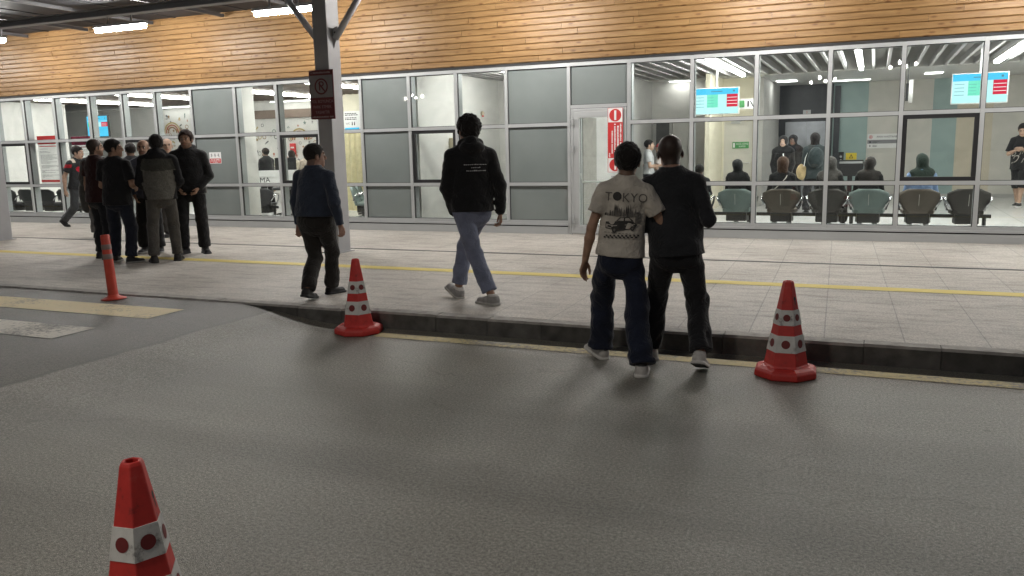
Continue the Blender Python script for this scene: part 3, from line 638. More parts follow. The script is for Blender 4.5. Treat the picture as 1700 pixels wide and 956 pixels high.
# street lamps across the road, behind the camera; their globes show as reflections in the glass
gl = emit('street_globe', (1, .93, .82), STREET_L)
first = None
for x, y, h in ((-2.0, -10, 4.3), (.9, -10.3, 4.5), (-20.8, -10, 4.2)):
    if first is None:
        first = empty('street_lamp', (x, y, 0), 0, 'black street lamp post with round globes across the road', 'street lamp', 'street lamps across the road')
        mb = MB(); mb.lathe([(.11, 0), (.1, .3), (.05, .4), (.04, 3.9), (.0, 3.95)], M['black'], 12); mb.tube([(-.45, 0, 3.9), (.45, 0, 3.9)], .022, M['black'], 8); mb.build('pole', first, smooth=True)
        for dx, dz in ((-.45, 0), (-.12, .16), (.1, .02), (.45, .08)):
            mb = MB(); mb.lathe([(.001, -.06)]+[(.06*math.sin(a*math.pi/8), -.06*math.cos(a*math.pi/8)) for a in range(1, 8)]+[(.001, .06)], gl, 12); mb.build('globe', first, smooth=True, loc=(dx, 0, 3.96+dz))
    else:
        c = copy_tree(first); c.location = (x, y, 0); c.scale = (1, 1, h/4.05)
t = empty('street_lamp', (-5.3, -3.1, 0), R(-40), 'tall unseen mast with a flat lamp head, added to light the near road', 'street lamp')  # unseen mast, added as fill for the road and foreground cone
mb = MB(); mb.lathe([(.14, 0), (.12, .5), (.06, 6.0), (.0, 6.02)], M['steel_grey'], 14); mb.tube([(0, 0, 5.8), (0, 2.6, 6.1)], .04, M['steel_grey'], 8); mb.build('pole', t, smooth=True)
mb = MB(); mb.box(-.2, .2, 2.5, 3.5, 6.06, 6.16, M['steel_grey']); hd = mb.build('fill_lamp_head', t)
mb = MB(); mb.box(-.17, .17, 2.55, 3.45, 6.045, 6.058, emit('mast_fill_light', (1, .93, .82), FILL_MAST_L)); mb.build('diffuser', hd)

# ------------------------------------------------------------------ implicit-surface modelling (people, cloth)
F4 = np.float32
def A(*v): return np.array(v, F4)
def rc(P, a, b, ra, rb):
    ba = b-a; pa = P-a; t = np.clip(pa@ba/max(float(ba@ba), 1e-9), 0, 1)
    return np.sqrt(((pa-t[:, None]*ba)**2).sum(1))-(ra+(rb-ra)*t)
def ell(P, c, r, Rm=None):
    p = P-c
    if Rm is not None: p = p@Rm
    q = p/r; k0 = np.sqrt((q*q).sum(1)); k1 = np.sqrt(((q/r)**2).sum(1)); return k0*(k0-1)/(k1+1e-6)
def smin(a, b, k):
    h = np.clip(.5+.5*(b-a)/k, 0, 1); return b+(a-b)*h-k*h*(1-h)
def smax(a, b, k): return -smin(-a, -b, k)
def prof_sdf(p, zs, a, b, y0):     # elliptical stack along z
    z = p[:, 2]; aa = np.interp(z, zs, a).astype(F4); bb = np.interp(z, zs, b).astype(F4); yy = p[:, 1]-np.interp(z, zs, y0).astype(F4)
    qx, qy = p[:, 0]/aa, yy/bb; k0 = np.sqrt(qx*qx+qy*qy); k1 = np.sqrt((qx/aa)**2+(qy/bb)**2); d = k0*(k0-1)/(k1+1e-4)
    d = np.where(k0 < .3, -np.minimum(aa, bb)*.7, d)
    return np.maximum(np.maximum(d, z-zs[-1]), zs[0]-z)
class Waves:
    def __init__(s, seed, freq, n=9, aniso=(1, 1, 1)):
        r = np.random.default_rng(seed); k = r.normal(size=(n, 3))*np.array(aniso); k /= np.linalg.norm(k, axis=1)[:, None]
        s.k = (k*freq*r.uniform(.55, 1.6, (n, 1))).astype(F4); s.p = r.uniform(0, 6.28, n).astype(F4)
    def __call__(s, P):
        Q = P+.02*np.sin(P[:, [1, 2, 0]]*23+s.p[0]); return np.sin(Q@s.k.T+s.p).mean(1)*2.2
def surfnet(f, lo, hi, h):
    lo = np.array(lo, F4)-2*h; n = np.ceil((np.array(hi)+2*h-lo)/h/4).astype(int)*4; B = n//4
    gi = np.stack(np.meshgrid(*[np.arange(b) for b in B], indexing='ij'), -1).reshape(-1, 3)
    cen = (lo+(gi*4+1.5)*h).astype(F4); cd = f(cen); act = np.abs(cd) < 4*h*1.15+.012
    V = np.repeat(np.repeat(np.repeat(np.where(cd.reshape(B) < 0, -1, 1).astype(F4), 4, 0), 4, 1), 4, 2)
    off = np.stack(np.meshgrid(*[np.arange(4)]*3, indexing='ij'), -1).reshape(-1, 3)
    ai = (gi[act][:, None]*4+off[None]).reshape(-1, 3)
    for s in range(0, len(ai), 300000):
        q = ai[s:s+300000]; V[q[:, 0], q[:, 1], q[:, 2]] = f((lo+q*h).astype(F4))
    V[V == 0] = 1e-6; S = V < 0
    c = [S[i:n[0]-1+i, j:n[1]-1+j, k:n[2]-1+k] for i in (0, 1) for j in (0, 1) for k in (0, 1)]
    anyc = c[0].copy(); allc = c[0].copy()
    for q in c[1:]: anyc |= q; allc &= q
    mk = anyc & ~allc; idx = -np.ones(mk.shape, int); cells = np.argwhere(mk); idx[mk] = np.arange(len(cells))
    acc = np.zeros((len(cells), 3)); cnt = np.zeros(len(cells)); crn = [(i, j, k) for i in (0, 1) for j in (0, 1) for k in (0, 1)]
    for a in crn:
        for ax in range(3):
            if a[ax]: continue
            b = list(a); b[ax] = 1
            va = V[tuple((cells+a).T)]; vb = V[tuple((cells+b).T)]; x = (va < 0) != (vb < 0); t = np.where(x, va/(va-vb+1e-12), 0)
            p = np.tile(np.array(a, float), (len(cells), 1)); p[:, ax] += t; acc += p*x[:, None]; cnt += x
    verts = lo+(cells+acc/cnt[:, None])*h; faces = []
    for ax in range(3):
        u, v = (ax+1) % 3, (ax+2) % 3; sl0 = [slice(None)]*3; sl1 = [slice(None)]*3; sl0[ax] = slice(0, -1); sl1[ax] = slice(1, None)
        d = S[tuple(sl0)] != S[tuple(sl1)]; e = np.argwhere(d); e = e[(e[:, u] > 0) & (e[:, v] > 0) & (e[:, u] < n[u]-1) & (e[:, v] < n[v]-1)]
        q = []
        for du, dv in ((-1, -1), (0, -1), (0, 0), (-1, 0)):
            g = e.copy(); g[:, u] += du; g[:, v] += dv; q.append(idx[tuple(g.T)])
        q = np.stack(q, 1); fl = ~S[tuple(e.T)]; q[fl] = q[fl][:, ::-1]; faces.append(q)
    faces = np.concatenate(faces); faces = faces[(faces >= 0).all(1)]
    return verts.astype(F4), faces
def np_obj(name, verts, faces, mat, parent, col=None):
    me = bpy.data.meshes.new(name); nv, nf = len(verts), len(faces)
    me.vertices.add(nv); me.vertices.foreach_set('co', verts.astype(F4).ravel()); me.loops.add(nf*4); me.loops.foreach_set('vertex_index', faces.astype(np.int32).ravel())
    me.polygons.add(nf); me.polygons.foreach_set('loop_start', np.arange(nf, dtype=np.int32)*4); me.polygons.foreach_set('use_smooth', np.ones(nf, bool))
    me.update(calc_edges=True); me.materials.append(mat)
    if col is not None:
        at = me.color_attributes.new('Col', 'FLOAT_COLOR', 'POINT'); c = np.ones((nv, 4), F4); c[:, :3] = col; at.data.foreach_set('color', c.ravel())
    o = bpy.data.objects.new(name, me); COL.objects.link(o); o.parent = parent; return o
def rotm(ax, deg): return np.array(Matrix.Rotation(R(deg), 3, ax), F4)
def unit(v): v = np.array(v, F4); return v/np.linalg.norm(v)

SKIN = (.36, .215, .145); SKIN2 = (.30, .175, .115); SKIN3 = (.45, .30, .22)
HAIRC = (.012, .010, .009)
def person(label, xy, heading, H=1.72, z0=PZ, feet=None, seat=None, arms=None, head=(0, 0), lean=(0, 0, 0), w=1.0, belly=0.0, top=None, bottom=None, shoes=None, hair=None, skin=SKIN, res=.009, group=None, seed=1, face=None, far=False, socks=None, crossed=False):
    """One person. Local frame: +y forward, +x the person's right. Vectors in arms are (outward, forward, up)."""
    S = H/1.75
    root = empty('person', (xy[0], xy[1], z0), R(heading), label, 'person', group)
    ch, sh = math.cos(R(heading)), math.sin(R(heading))
    def loc(wx, wy): dx, dy = wx-xy[0], wy-xy[1]; return dx*ch+dy*sh, -dx*sh+dy*ch
    TH, SHK, ANK = .435*S, .42*S, .085*S
    # feet: (x, y, yaw, pitch) local
    fl = []
    if seat is None:
        if feet is None: feet = ((-.12, 0.02, 12, 0), (.12, -.02, -12, 0))
        for q in feet:
            x, y = q[:2]
            if abs(x-xy[0])+abs(y-xy[1]) < 1.6 and len(q) > 4: x, y = loc(x, y)
            fl.append((x, y, q[2], q[3]))
    hw = .09*S*w
    def ankle(q):
        yw, pt = q[2], q[3]; az = ANK
        if pt > 0: az = ANK+.15*S*math.sin(R(pt))
        if pt < 0: az = ANK+.05*S*math.sin(R(-pt))
        return A(q[0], q[1], az)
    if seat is None:
        an = [ankle(q) for q in fl]; pc = [(an[0][0]+an[1][0])/2, (an[0][1]+an[1][1])/2]
        wgt = lean[3] if len(lean) > 3 else .5
        pc = [an[0][0]*(1-wgt)+an[1][0]*wgt, an[0][1]*(1-wgt)+an[1][1]*wgt]
        zz = []
        for i, s in ((0, -1), (1, 1)):
            dx, dy = an[i][0]-(pc[0]+s*hw), an[i][1]-pc[1]; Lm = (TH+SHK)*.992; zz.append(an[i][2]+math.sqrt(max(.2, Lm*Lm-dx*dx-dy*dy)))
        PV = A(pc[0], pc[1], min(zz))
    else:
        PV = A(0, 0, seat); an = [A(s*.13*S, TH*.98, max(ANK, seat-SHK*.98-.02)) for s in (-1, 1)]; fl = [(a[0], a[1], 0, 0) for a in an]
    hips = [PV+A(s*hw, 0, 0) for s in (-1, 1)]; knees = []
    for i in (0, 1):
        d = an[i]-hips[i]; dl = float(np.linalg.norm(d)); dl2 = min(dl, (TH+SHK)*.999); a = (TH*TH-SHK*SHK+dl2*dl2)/(2*dl2); hgt = math.sqrt(max(0, TH*TH-a*a))
        u = d/dl; fy = R(fl[i][2]); fwd = A(-math.sin(fy)*.6, 1, .0) if seat is None else A(0, .3, 1); fwd = fwd-u*(fwd@u); fwd /= np.linalg.norm(fwd)
        knees.append(hips[i]+u*a+fwd*hgt)
    # torso frame
    Rt = rotm('Z', lean[2])@rotm('Y', lean[1])@rotm('X', -lean[0])
    def T(x, y, z): return PV+Rt@(A(x, y, z)*S)
    SHW = .170*w; sho = [T(s*SHW, -.012, .468) for s in (-1, 1)]
    nb = T(0, -.012, .56)
    Rh = Rt@rotm('Z', head[0])@rotm('X', head[1]); HS = S*1.07; hc = T(0, .010, .555)+Rh@(A(0, .01, .128)*HS)
    def Hd(x, y, z): return hc+Rh@(A(x, y, z)*HS)
    arms = arms or (((.12, 0, -1), (.08, .12, -1)),)*2
    elb, wri, fdir = [], [], []
    for i, s in ((0, -1), (1, 1)):
        ua, fa = arms[i][0], arms[i][1]
        u = Rt@unit((ua[0]*s, ua[1], ua[2])); f = Rt@unit((fa[0]*s, fa[1], fa[2]))
        elb.append(sho[i]+u*.295*S); wri.append(elb[i]+f*.255*S); fdir.append(f)
    # hands
    hands = []
    for i, s in ((0, -1), (1, 1)):
        d = fdir[i]; pn = np.array(arms[i][2], F4) if len(arms[i]) > 2 and arms[i][2] is not None else A(-1, .15, 0); pn = Rt@A(pn[0]*s, pn[1], pn[2]); pn = pn-d*(pn@d); pn /= np.linalg.norm(pn)
        t = np.cross(pn, d)*s; t = t/np.linalg.norm(t)
        if s < 0: t = t
        # thumb side: forwards when the arm hangs
        if (Rt.T@t)[1] < -.2: t = -t
        curl = arms[i][3] if len(arms[i]) > 3 else 28
        pr = []; w0 = wri[i]
        for k, (o, ln) in enumerate(((.030, .078), (.010, .088), (-.010, .082), (-.029, .064))):
            a0 = w0+(t*o*.55+d*.018)*S; kn = w0+(t*o+d*(.092-abs(o-.005)*.25))*S; pr.append((a0, kn, .0135*S, .0120*S))
            p0 = kn; ang = 0
            for seg, frac in enumerate((.45, .31, .24)):
                ang += R(curl*(.7 if seg == 0 else 1)); dd = d*math.cos(ang)+pn*math.sin(ang); p1 = p0+dd*ln*frac*S; pr.append((p0, p1, (.0098-.0010*seg)*S, (.0088-.0010*seg)*S)); p0 = p1
        b0 = w0+(t*.018+d*.022)*S; b1 = w0+(t*.044+d*.055+pn*.014)*S; b2 = b1+(d*.9+t*.18+pn*.3)*.034*S; b3 = b2+(d+pn*.35)*.026*S
        pr += [(b0, b1, .015*S, .0125*S), (b1, b2, .011*S, .0098*S), (b2, b3, .0096*S, .0078*S)]
        hands.append(pr)
    tz = np.array([-.10, .02, .12, .22, .35, .42, .49, .555])*1.0
    ta = np.array([.150, .168, .148+.03*belly, .142+.035*belly, .158, .160, .125, .06])*w; tb = np.array([.10, .112+.01*belly, .10+.05*belly, .098+.06*belly, .11+.02*belly, .108, .08, .058])*w; ty = np.array([-.005, -.008, .02*belly, .005+.04*belly, .008+.01*belly, .0, -.008, -.012])
    RtI = Rt.T; RhI = Rh.T
    def tl(P): return (P-PV)@Rt/S      # torso local, unit scale
    def hl(P): return (P-hc)@Rh/HS
    cov = .8 if (top or {}).get('kind', 'tee') in ('long', 'hoodie', 'jacket', 'coat') else 1.0
    def body(P):
        p = tl(P); d = prof_sdf(p, tz, ta, tb, ty)*S
        for i in (0, 1):
            d = smin(d, rc(P, nb+(sho[i]-nb)*.2, sho[i], .05*S, .052*S), .05*S)
            ar = rc(P, sho[i], elb[i], .048*S*w*cov, .038*S*w*cov); ar = smin(ar, rc(P, elb[i], elb[i]+fdir[i]*.085*S, .039*S*w*cov, .040*S*w*cov), .02); ar = smin(ar, rc(P, elb[i]+fdir[i]*.085*S, wri[i], .040*S*w*cov, .026*S), .02)
            d = smin(d, ar, .03*S)
            hd = None
            for a, b, r0, r1 in hands[i]:
                q = rc(P, a, b, r0, r1); hd = q if hd is None else smin(hd, q, .006)
            d = smin(d, hd, .012)
            lg = rc(P, hips[i]-A(0, 0, .03), knees[i], .075*S*w, .05*S); lg = smin(lg, smin(rc(P, knees[i], knees[i]*.7+an[i]*.3, .05*S, .054*S), rc(P, knees[i]*.7+an[i]*.3, an[i], .054*S, .036*S), .03), .02)
            d = smin(d, lg, .03)
        d = smin(d, rc(P, nb-Rt@A(0, 0, .04), Hd(0, -.02, -.05), .064*S*w, .058*S*w), .035)
        return smin(d, headf(P), .02)
    def headf(P):
        q = hl(P); d = ell(q, A(0, -.014, .030), A(.079, .097, .090)); d = smin(d, ell(q, A(0, -.02, .045), A(.074, .085, .075)), .02); d = smin(d, ell(q, A(0, .020, -.05), A(.063, .072, .068)), .03)
        d = smin(d, ell(q, A(0, .068, -.088), A(.028, .024, .022)), .02)
        d = smin(d, rc(q, A(0, .088, .018), A(0, .106, -.022), .008, .0135), .012)
        for s in (-1, 1):
            d = smin(d, rc(q, A(s*.012, .088, .034), A(s*.045, .076, .034), .009, .008), .012)
            d = smax(d, -ell(q, A(s*.031, .098, .012), A(.019, .014, .012)), .008)
            d = smin(d, ell(q, A(s*.031, .080, .012), A(.013, .013, .011)), .003)
            d = smin(d, ell(q, A(s*.014, .098, -.028), A(.008, .010, .008)), .006)
            d = smin(d, smax(ell(q, A(s*.082, -.008, -.008), A(.011, .021, .031)), -ell(q, A(s*.092, .002, -.006), A(.008, .011, .018)), .004), .006)
        d = smin(d, ell(q, A(0, .086, -.052), A(.024, .011, .005)), .005); d = smin(d, ell(q, A(0, .084, -.063), A(.021, .011, .006)), .005)
        return d*HS
    allp = np.array(list(an)+list(knees)+hips+sho+elb+wri+[Hd(0, 0, 0)]+[b for h in hands for _, b, _, _ in h]); lo = allp.min(0)-.13; hi = allp.max(0)+.15; lo[2] = max(lo[2], -.0)
    bv, bf = surfnet(body, lo, hi, res)
    # skin colours: lips, eyes, brows, stubble or cropped hair
    q = hl(bv); c = np.tile(np.array(skin, F4), (len(bv), 1)); hm = q[:, 2] > -.14
    def spot(cx, cz, rx, rz, colr, f=1.0, ymin=.05):
        mm = hm & (q[:, 1] > ymin) & (((np.abs(q[:, 0])-cx)/rx)**2+((q[:, 2]-cz)/rz)**2 < 1); c[mm] = c[mm]*(1-f)+np.array(colr, F4)*f
    if face != 'none':
        spot(.031, .012, .015, .007, (.5, .46, .42)); spot(.031, .012, .0075, .008, (.02, .014, .01)); spot(.031, .034, .023, .007, HAIRC, .8); spot(0, -.057, .025, .011, (.30, .11, .09), .7)
        if face == 'smile': spot(0, -.053, .03, .009, (.7, .68, .62)); spot(0, -.066, .03, .006, (.32, .09, .08))
        if face in ('stubble', 'beard'):
            mm = hm & (q[:, 2] < -.035) & (q[:, 1] > .0) & (q[:, 2] > -.125) & ~((np.abs(q[:, 0]) < .022) & (np.abs(q[:, 2]+.057) < .009)); k = .45 if face == 'stubble' else .85
            c[mm] = c[mm]*(1-k)+np.array(HAIRC, F4)*k
    hk = (hair or {}).get('kind'); hcol = np.array((hair or {}).get('col', HAIRC), F4)
    HLY = np.array([-.12, -.075, -.04, -.022, -.012, .012, .018, .030, .042, .060, .080, .12], F4); HLZ = np.array([-.115, -.105, -.085, -.03, .012, .014, -.026, -.022, .030, .052, .068, .074], F4)
    def hairline(q): return q[:, 2]-np.interp(q[:, 1]+.12*np.maximum(.05-np.abs(q[:, 0]), 0)*(q[:, 1] > .04), HLY, HLZ).astype(F4)
    if hk == 'buzz': mm = hm & (hairline(q) > 0) & (q[:, 2] > -.085); c[mm] = c[mm]*.1+hcol*.9
    if hk in ('short', 'parted', 'curly'): mm = hm & (hairline(q) > -.012) & (q[:, 2] > -.105) & (q[:, 2] < .07); c[mm] = c[mm]*.45+hcol*.55
    if hk == 'bald': mm = hm & (hairline(q) > 0) & (q[:, 2] < .06) & (q[:, 2] > -.06) & (q[:, 1] < .04); c[mm] = c[mm]*.5+hcol*.5
    np_obj('body', bv, bf, M['skin'], root, c) if False else None
    me_o = np_obj('body', bv, bf, M['skin'], root, c)
    hb = lambda r: ([*(hc-r)], [*(hc+r)])
    hres = max(res*.8, .005)
    # hair
    if hk in ('short', 'curly', 'long', 'parted'):
        wv0 = Waves(seed+5, 70 if hk == 'curly' else 110, 14); wv1 = Waves(seed+6, 210, 16, (1, 1, .6)); wv = lambda q: .75*wv0(q)+.55*wv1(q); th = {'short': .010, 'parted': .017, 'curly': .024, 'long': .02}[hk]; amp = {'short': .004, 'parted': .0048, 'curly': .013, 'long': .005}[hk]
        def hf(P):
            q = hl(P); d = smin(ell(q, A(0, -.014, .032), A(.079+th*.8, .097+th, .090+th)), ell(q, A(0, -.03, .035), A(.074+th*.8, .085+th, .080+th)), .02)+amp*wv(q)
            if hk == 'curly': d = smin(d, ell(q, A(0, .0, .075), A(.085, .095, .068))+amp*wv(q), .03)
            cut = -(hairline(q)*.7+.003*wv(q*1.7))
            cut = np.maximum(cut, -(q[:, 2]+.098+.004*wv(q))) if hk != 'long' else cut
            d = smax(d, cut, .008)
            if hk == 'long':
                d = smin(d, ell(q, A(0, -.055, -.09), A(.088, .06, .17))+.008*wv(q*A(1.4, 1.4, .25)), .03); d = smax(d, q[:, 1]-.03-.3*np.maximum(q[:, 2], 0), .02)
                d = smax(d, -(hairline(q)+.12), .01) if False else d
                d = np.where(q[:, 1] > .03, np.maximum(d, cut), d)
            return d*S
        v, f = surfnet(hf, hc-.34 if hk == 'long' else hc-.18, hc+.2, hres); np_obj('hair', v, f, CL(hcol), root)
    if hk == 'cap':
        def cf(P):
            q = hl(P); d = ell(q, A(0, -.012, .04), A(.090, .108, .096)); d = smax(d, -(q[:, 2]-.032-.1*q[:, 1]), .006)
            br = smax(ell(q, A(0, .10, .048), A(.068, .085, .03)), np.abs(q[:, 2]-.045-.12*(q[:, 1]-.06)+2.2*q[:, 0]**2)-.004, .003); return smin(d, br, .006)*S
        v, f = surfnet(cf, hc-.2, hc+.24, hres); np_obj('cap', v, f, CL(hcol), root)
        def sf(P): q = hl(P); return smax(smax(ell(q, A(0, -.014, .03), A(.085, .103, .098)), -(hairline(q)), .006), q[:, 2]-.034, .004)*S
        v, f = surfnet(sf, hc-.2, hc+.2, hres); np_obj('hair', v, f, CL(HAIRC), root)
    if hk == 'hijab':
        wv = Waves(seed+9, 34, 8); wv2 = Waves(seed+3, 18, 6)
        def jf(P):
            q = hl(P); d = ell(q, A(0, -.014, .03), A(.096, .115, .108)); d = smin(d, rc(q, A(0, -.01, -.06), A(0, -.02, -.16), .078, .095), .05)
            d = smin(d, rc(P, T(-SHW*.75, -.01, .50), T(SHW*.75, -.01, .50), .085*S, .085*S)/S, .07); d = smin(d, ell(tl(P), A(0, 0, .44), A(.19, .135, .13)), .05)
            d = d+.006*wv(q)+.006*wv2(q); d = smax(d, -ell(q, A(0, .125, -.012), A(.054, .085, .078)), .01); return d*S
        v, f = surfnet(jf, np.minimum(hc-.45*S, lo), hc+.25, hres*1.2); np_obj('headscarf', v, f, CL(hcol), root)
    # trousers or skirt
    bt = dict(col=(.02, .02, .022), loose=1.0, hem=0, kind='trousers'); bt.update(bottom or {})
    wl = Waves(seed+20, 52, 14, (1, 1, 1.1)); wl2 = Waves(seed+21, 22, 9, (1, 1, .6))
    lo_ = bt['loose']
    def trousers(P):
        p = (P-PV)@(Rt if seat is None else np.eye(3, dtype=F4))/S
        d = prof_sdf((P-PV)/S if abs(lean[0]) < 6 else p, np.array([-.165-.02*lo_, -.11-.02*lo_, -.02, .06, .125]), np.array([.05, .145, .176+.01*belly, .170+.012*belly, .158+.028*belly])*w, np.array([.05, .10, .122, .116+.03*belly, .110+.055*belly])*w, np.array([-.005, -.01, -.012, -.003+.01*belly, .0+.02*belly]))*S
        for i in (0, 1):
            s = -1 if i == 0 else 1
            d = smin(d, ell(P, hips[i]+A(-s*.01, -.055, -.055)*S, A(.082, .07, .095)*S), .035)
            kn, ak = knees[i], an[i]; end = ak+(kn-ak)*(.02/ .42 if bt['kind'] == 'trousers' else .80)
            dr = (ak-kn)/np.linalg.norm(ak-kn); end = ak-dr*(.012 if bt['kind'] == 'trousers' else .33)*S+dr*bt['hem']*S
            r0, r1, r2 = .094*w*S, (.062+.016*lo_)*S, (.050+.028*lo_)*S
            g = smin(rc(P, hips[i]-A(0, 0, .04)*S, kn, r0, r1), rc(P, kn, end+dr*.1, r1, r2), .03)
            t = np.clip((P-kn)@dr/(SHK), -1, 1); ta_ = np.clip(1-np.abs(t-.85)/.45, 0, 1)+.5*np.clip(1-np.abs(t)/.25, 0, 1)
            g = g+(.0022+.0048*ta_)*wl(P)*lo_+.006*wl2(P)*lo_; g = smax(g, (P-end)@dr, .006); d = smin(d, g, .018)
        return smax(d+.002*wl(P), p[:, 2]*S-bt.get('top', .12)*S, .006)
    if bt['kind'] == 'skirt':
        def sk(P):
            p = (P-PV)/S; zz = np.array([-.86, -.5, -.1, .12]); d = prof_sdf(p, zz, np.array([.27, .23, .19, .15])*w, np.array([.24, .2, .15, .115])*w, np.array([0, 0, 0, 0.]))*S; return d+.014*Waves(seed, 22, 7, (1, 1, .12))(P)
        v, f = surfnet(sk, [PV[0]-.4, PV[1]-.4, 0], [PV[0]+.4, PV[1]+.4, PV[2]+.2], res*1.2); np_obj('skirt', v, f, CL(bt['col']), root)
    else:
        al = np.array(list(an)+list(knees)+hips); v, f = surfnet(trousers, al.min(0)-.16, np.append(al.max(0)[:2]+.17, PV[2]+.17*S), res); np_obj('shorts' if bt['kind'] == 'shorts' else 'trousers', v, f, CL(bt['col']), root)
    # top
    tp = dict(kind='tee', col=(.02, .02, .022), hem=-.11, loose=1.0, sleeve=None, colf=None, amp=1.0); tp.update(top or {})
    k = tp['kind']; ls = tp['loose']; long_ = k in ('long', 'hoodie', 'jacket', 'coat')
    sl = tp['sleeve'] if tp['sleeve'] is not None else (1.0 if long_ else .62)
    th = {'tee': .010, 'polo': .010, 'long': .012, 'hoodie': .024, 'jacket': .03, 'coat': .035}[k]
    wt = Waves(seed+40, 34, 9, (1, 1, .8)); wt2 = Waves(seed+41, 60, 13, (1, 1, 1)); hem = tp['hem']
    zs = np.array([min(hem, -.05)-.02, .02, .12, .22, .35, .42, .49, .555, .58])
    aa = np.array([.178+.012*ls, .174+.012*ls, .157+.018*ls+.03*belly, .150+.018*ls+.035*belly, .162+.006*ls, .163, .130, .080, .066])*w+th*np.array([1, 1, 1, 1, 1, 1, 1, .7, .2])
    bb = np.array([.137+.012*belly+.008*ls, .130+.012*belly+.008*ls, .108+.05*belly+.012*ls, .104+.06*belly+.012*ls, .114+.02*belly, .112, .092, .076, .062])*w+th*np.array([1, 1, 1, 1, 1, 1, 1, .7, .2])
    yy = np.array([-.006, -.006, .02*belly, .005+.04*belly, .008+.01*belly, 0, -.008, -.012, -.012])
    if k in ('hoodie', 'jacket'): aa[:2] -= .012; bb[:2] -= .008
    def topf(P):
        p = tl(P); d = prof_sdf(p, zs, aa, bb, yy)*S
        d = smax(d+(.006*wt(P)+.0025*wt2(P))*tp['amp']*np.clip((.54-p[:, 2])/.12, .05, 1), hem*S-p[:, 2]*S, .006)
        for i in (0, 1):
            d = smin(d, rc(P, nb+(sho[i]-nb)*.22, sho[i], (.044+th)*S, (.050+th*.8)*S), .05)
            if sl <= 0: continue
            u = (elb[i]-sho[i]); ul = u/np.linalg.norm(u)
            if sl < 1:
                e = sho[i]+u*(sl+.12); a = smax(rc(P, sho[i], e, (.062+th*.7)*S*w, (.058+.014*ls+th*.5)*S*w), (P-(sho[i]+u*sl))@ul, .004)
            else:
                e = wri[i]-fdir[i]*.005*S; a = smin(rc(P, sho[i], elb[i], (.055+th*.6)*S*w, (.043+th*.6)*S*w), smax(rc(P, elb[i], wri[i]+fdir[i]*.05*S, (.044+th*.6)*S*w, (.031+th*.5)*S), (P-e)@fdir[i], .004), .02)
                if k in ('hoodie', 'jacket'): a = smin(a, rc(P, e-fdir[i]*.05*S, e-fdir[i]*.012*S, (.036+th*.4)*S, (.034+th*.4)*S), .008)
            a = a+.0032*wt2(P)*tp['amp']*(1.4 if long_ else 1); d = smin(d, a, .022)
        if k == 'hoodie' and hem < .0: d = smin(d, smax(prof_sdf(p, np.array([hem-.0, hem+.05]), np.array([.168, .170])*w+.012, np.array([.116, .118])*w+.012, np.array([-.006, -.006]))*S, -1, .01), .012)
        if k == 'hoodie' or tp.get('hood'):
            d = smin(d, ell(p, A(0, -.095, .545), A(.115, .07, .065))*S+.006*wt2(P), .02); d = smin(d, smax(smin(rc(p, A(-.075, -.03, .585), A(0, -.085, .60), .045, .05), rc(p, A(.075, -.03, .585), A(0, -.085, .60), .045, .05), .02), -ell(p, A(0, .03, .62), A(.066, .085, .10)), .01)*S+.003*wt2(P), .02)
        if k in ('polo', 'long', 'jacket') and tp.get('collar', True): d = smin(d, smax(smax(rc(p, A(0, -.016, .53), A(0, -.012, .60), .082*w, .074*w), np.abs(p[:, 2]-.567)-.026, .004), -rc(p, A(0, -.016, .52), A(0, -.012, .64), .071*w, .066*w), .003)*S, .006)
        return d
    pts = np.array(sho+elb+wri+[PV, nb]); lo2 = pts.min(0)-.2; hi2 = pts.max(0)+.17; lo2[2] = min(PV[2]+hem*S-.1, pts[:, 2].min()-.12)
    v, f = surfnet(topf, lo2, hi2, res); nm = {'tee': 'shirt', 'polo': 'shirt', 'long': 'shirt', 'hoodie': 'hoodie', 'jacket': 'jacket', 'coat': 'coat'}[k]
    if tp['colf'] is not None:
        pl = tl(v); ad = np.minimum(np.minimum(rc(v, sho[0], elb[0], 0, 0), rc(v, elb[0], wri[0], 0, 0)), np.minimum(rc(v, sho[1], elb[1], 0, 0), rc(v, elb[1], wri[1], 0, 0)))
        topo = np_obj(nm, v, f, M['vcloth'], root, tp['colf'](pl, ad))
    else: topo = np_obj(nm, v, f, CL(tp['col']), root)
    # shoes
    shd = dict(col=(.02, .02, .02), sole=(.03, .03, .03), size=1.0); shd.update(shoes or {})
    for i in (0, 1):
        yw, pt = fl[i][2], fl[i][3]; Rf = rotm('Z', yw)@rotm('X', -pt if pt > 0 else -pt); fs = S*shd['size']
        def sf(P):
            q = (P-an[i])@Rf/fs; bend = np.maximum(q[:, 1]-.11, 0)*(math.tan(R(min(pt, 40)))*.8 if pt > 0 else 0); q = q.copy(); q[:, 2] = q[:, 2]-bend
            qq = q*A(.86, 1, 1); d = rc(qq, A(0, -.04, -.05), A(0, .135, -.060), .040, .036); d = smin(d, rc(q, A(0, -.03, -.02), A(0, .05, -.045), .042, .036), .03); d = smin(d, rc(q, A(0, -.012, .0), A(0, -.012, .02), .043, .043), .02)
            d = smax(d, q[:, 2]-.018, .008); d = smax(d, -.085-q[:, 2], .004)
            so = smax(rc(q*A(.80, 1, 1), A(0, -.045, -.075), A(0, .145, -.075), .044, .041), np.abs(q[:, 2]+.073)-.0125, .003); return smin(d, so, .002)*fs
        v, f = surfnet(sf, an[i]-.24, an[i]+.26, max(.006, res*.75)); q = (v-an[i])@Rf/fs; q[:, 2] -= np.maximum(q[:, 1]-.11, 0)*(math.tan(R(min(pt, 40)))*.8 if pt > 0 else 0); cc = np.where((q[:, 2] < -.060)[:, None], np.array(shd['sole'], F4), np.array(shd['col'], F4))
        if 'bottom' in shd: cc[q[:, 2] < -.083] = shd['bottom']
        if shd.get('open'): mm = (q[:, 2] > .0); cc[mm] = shd['open']
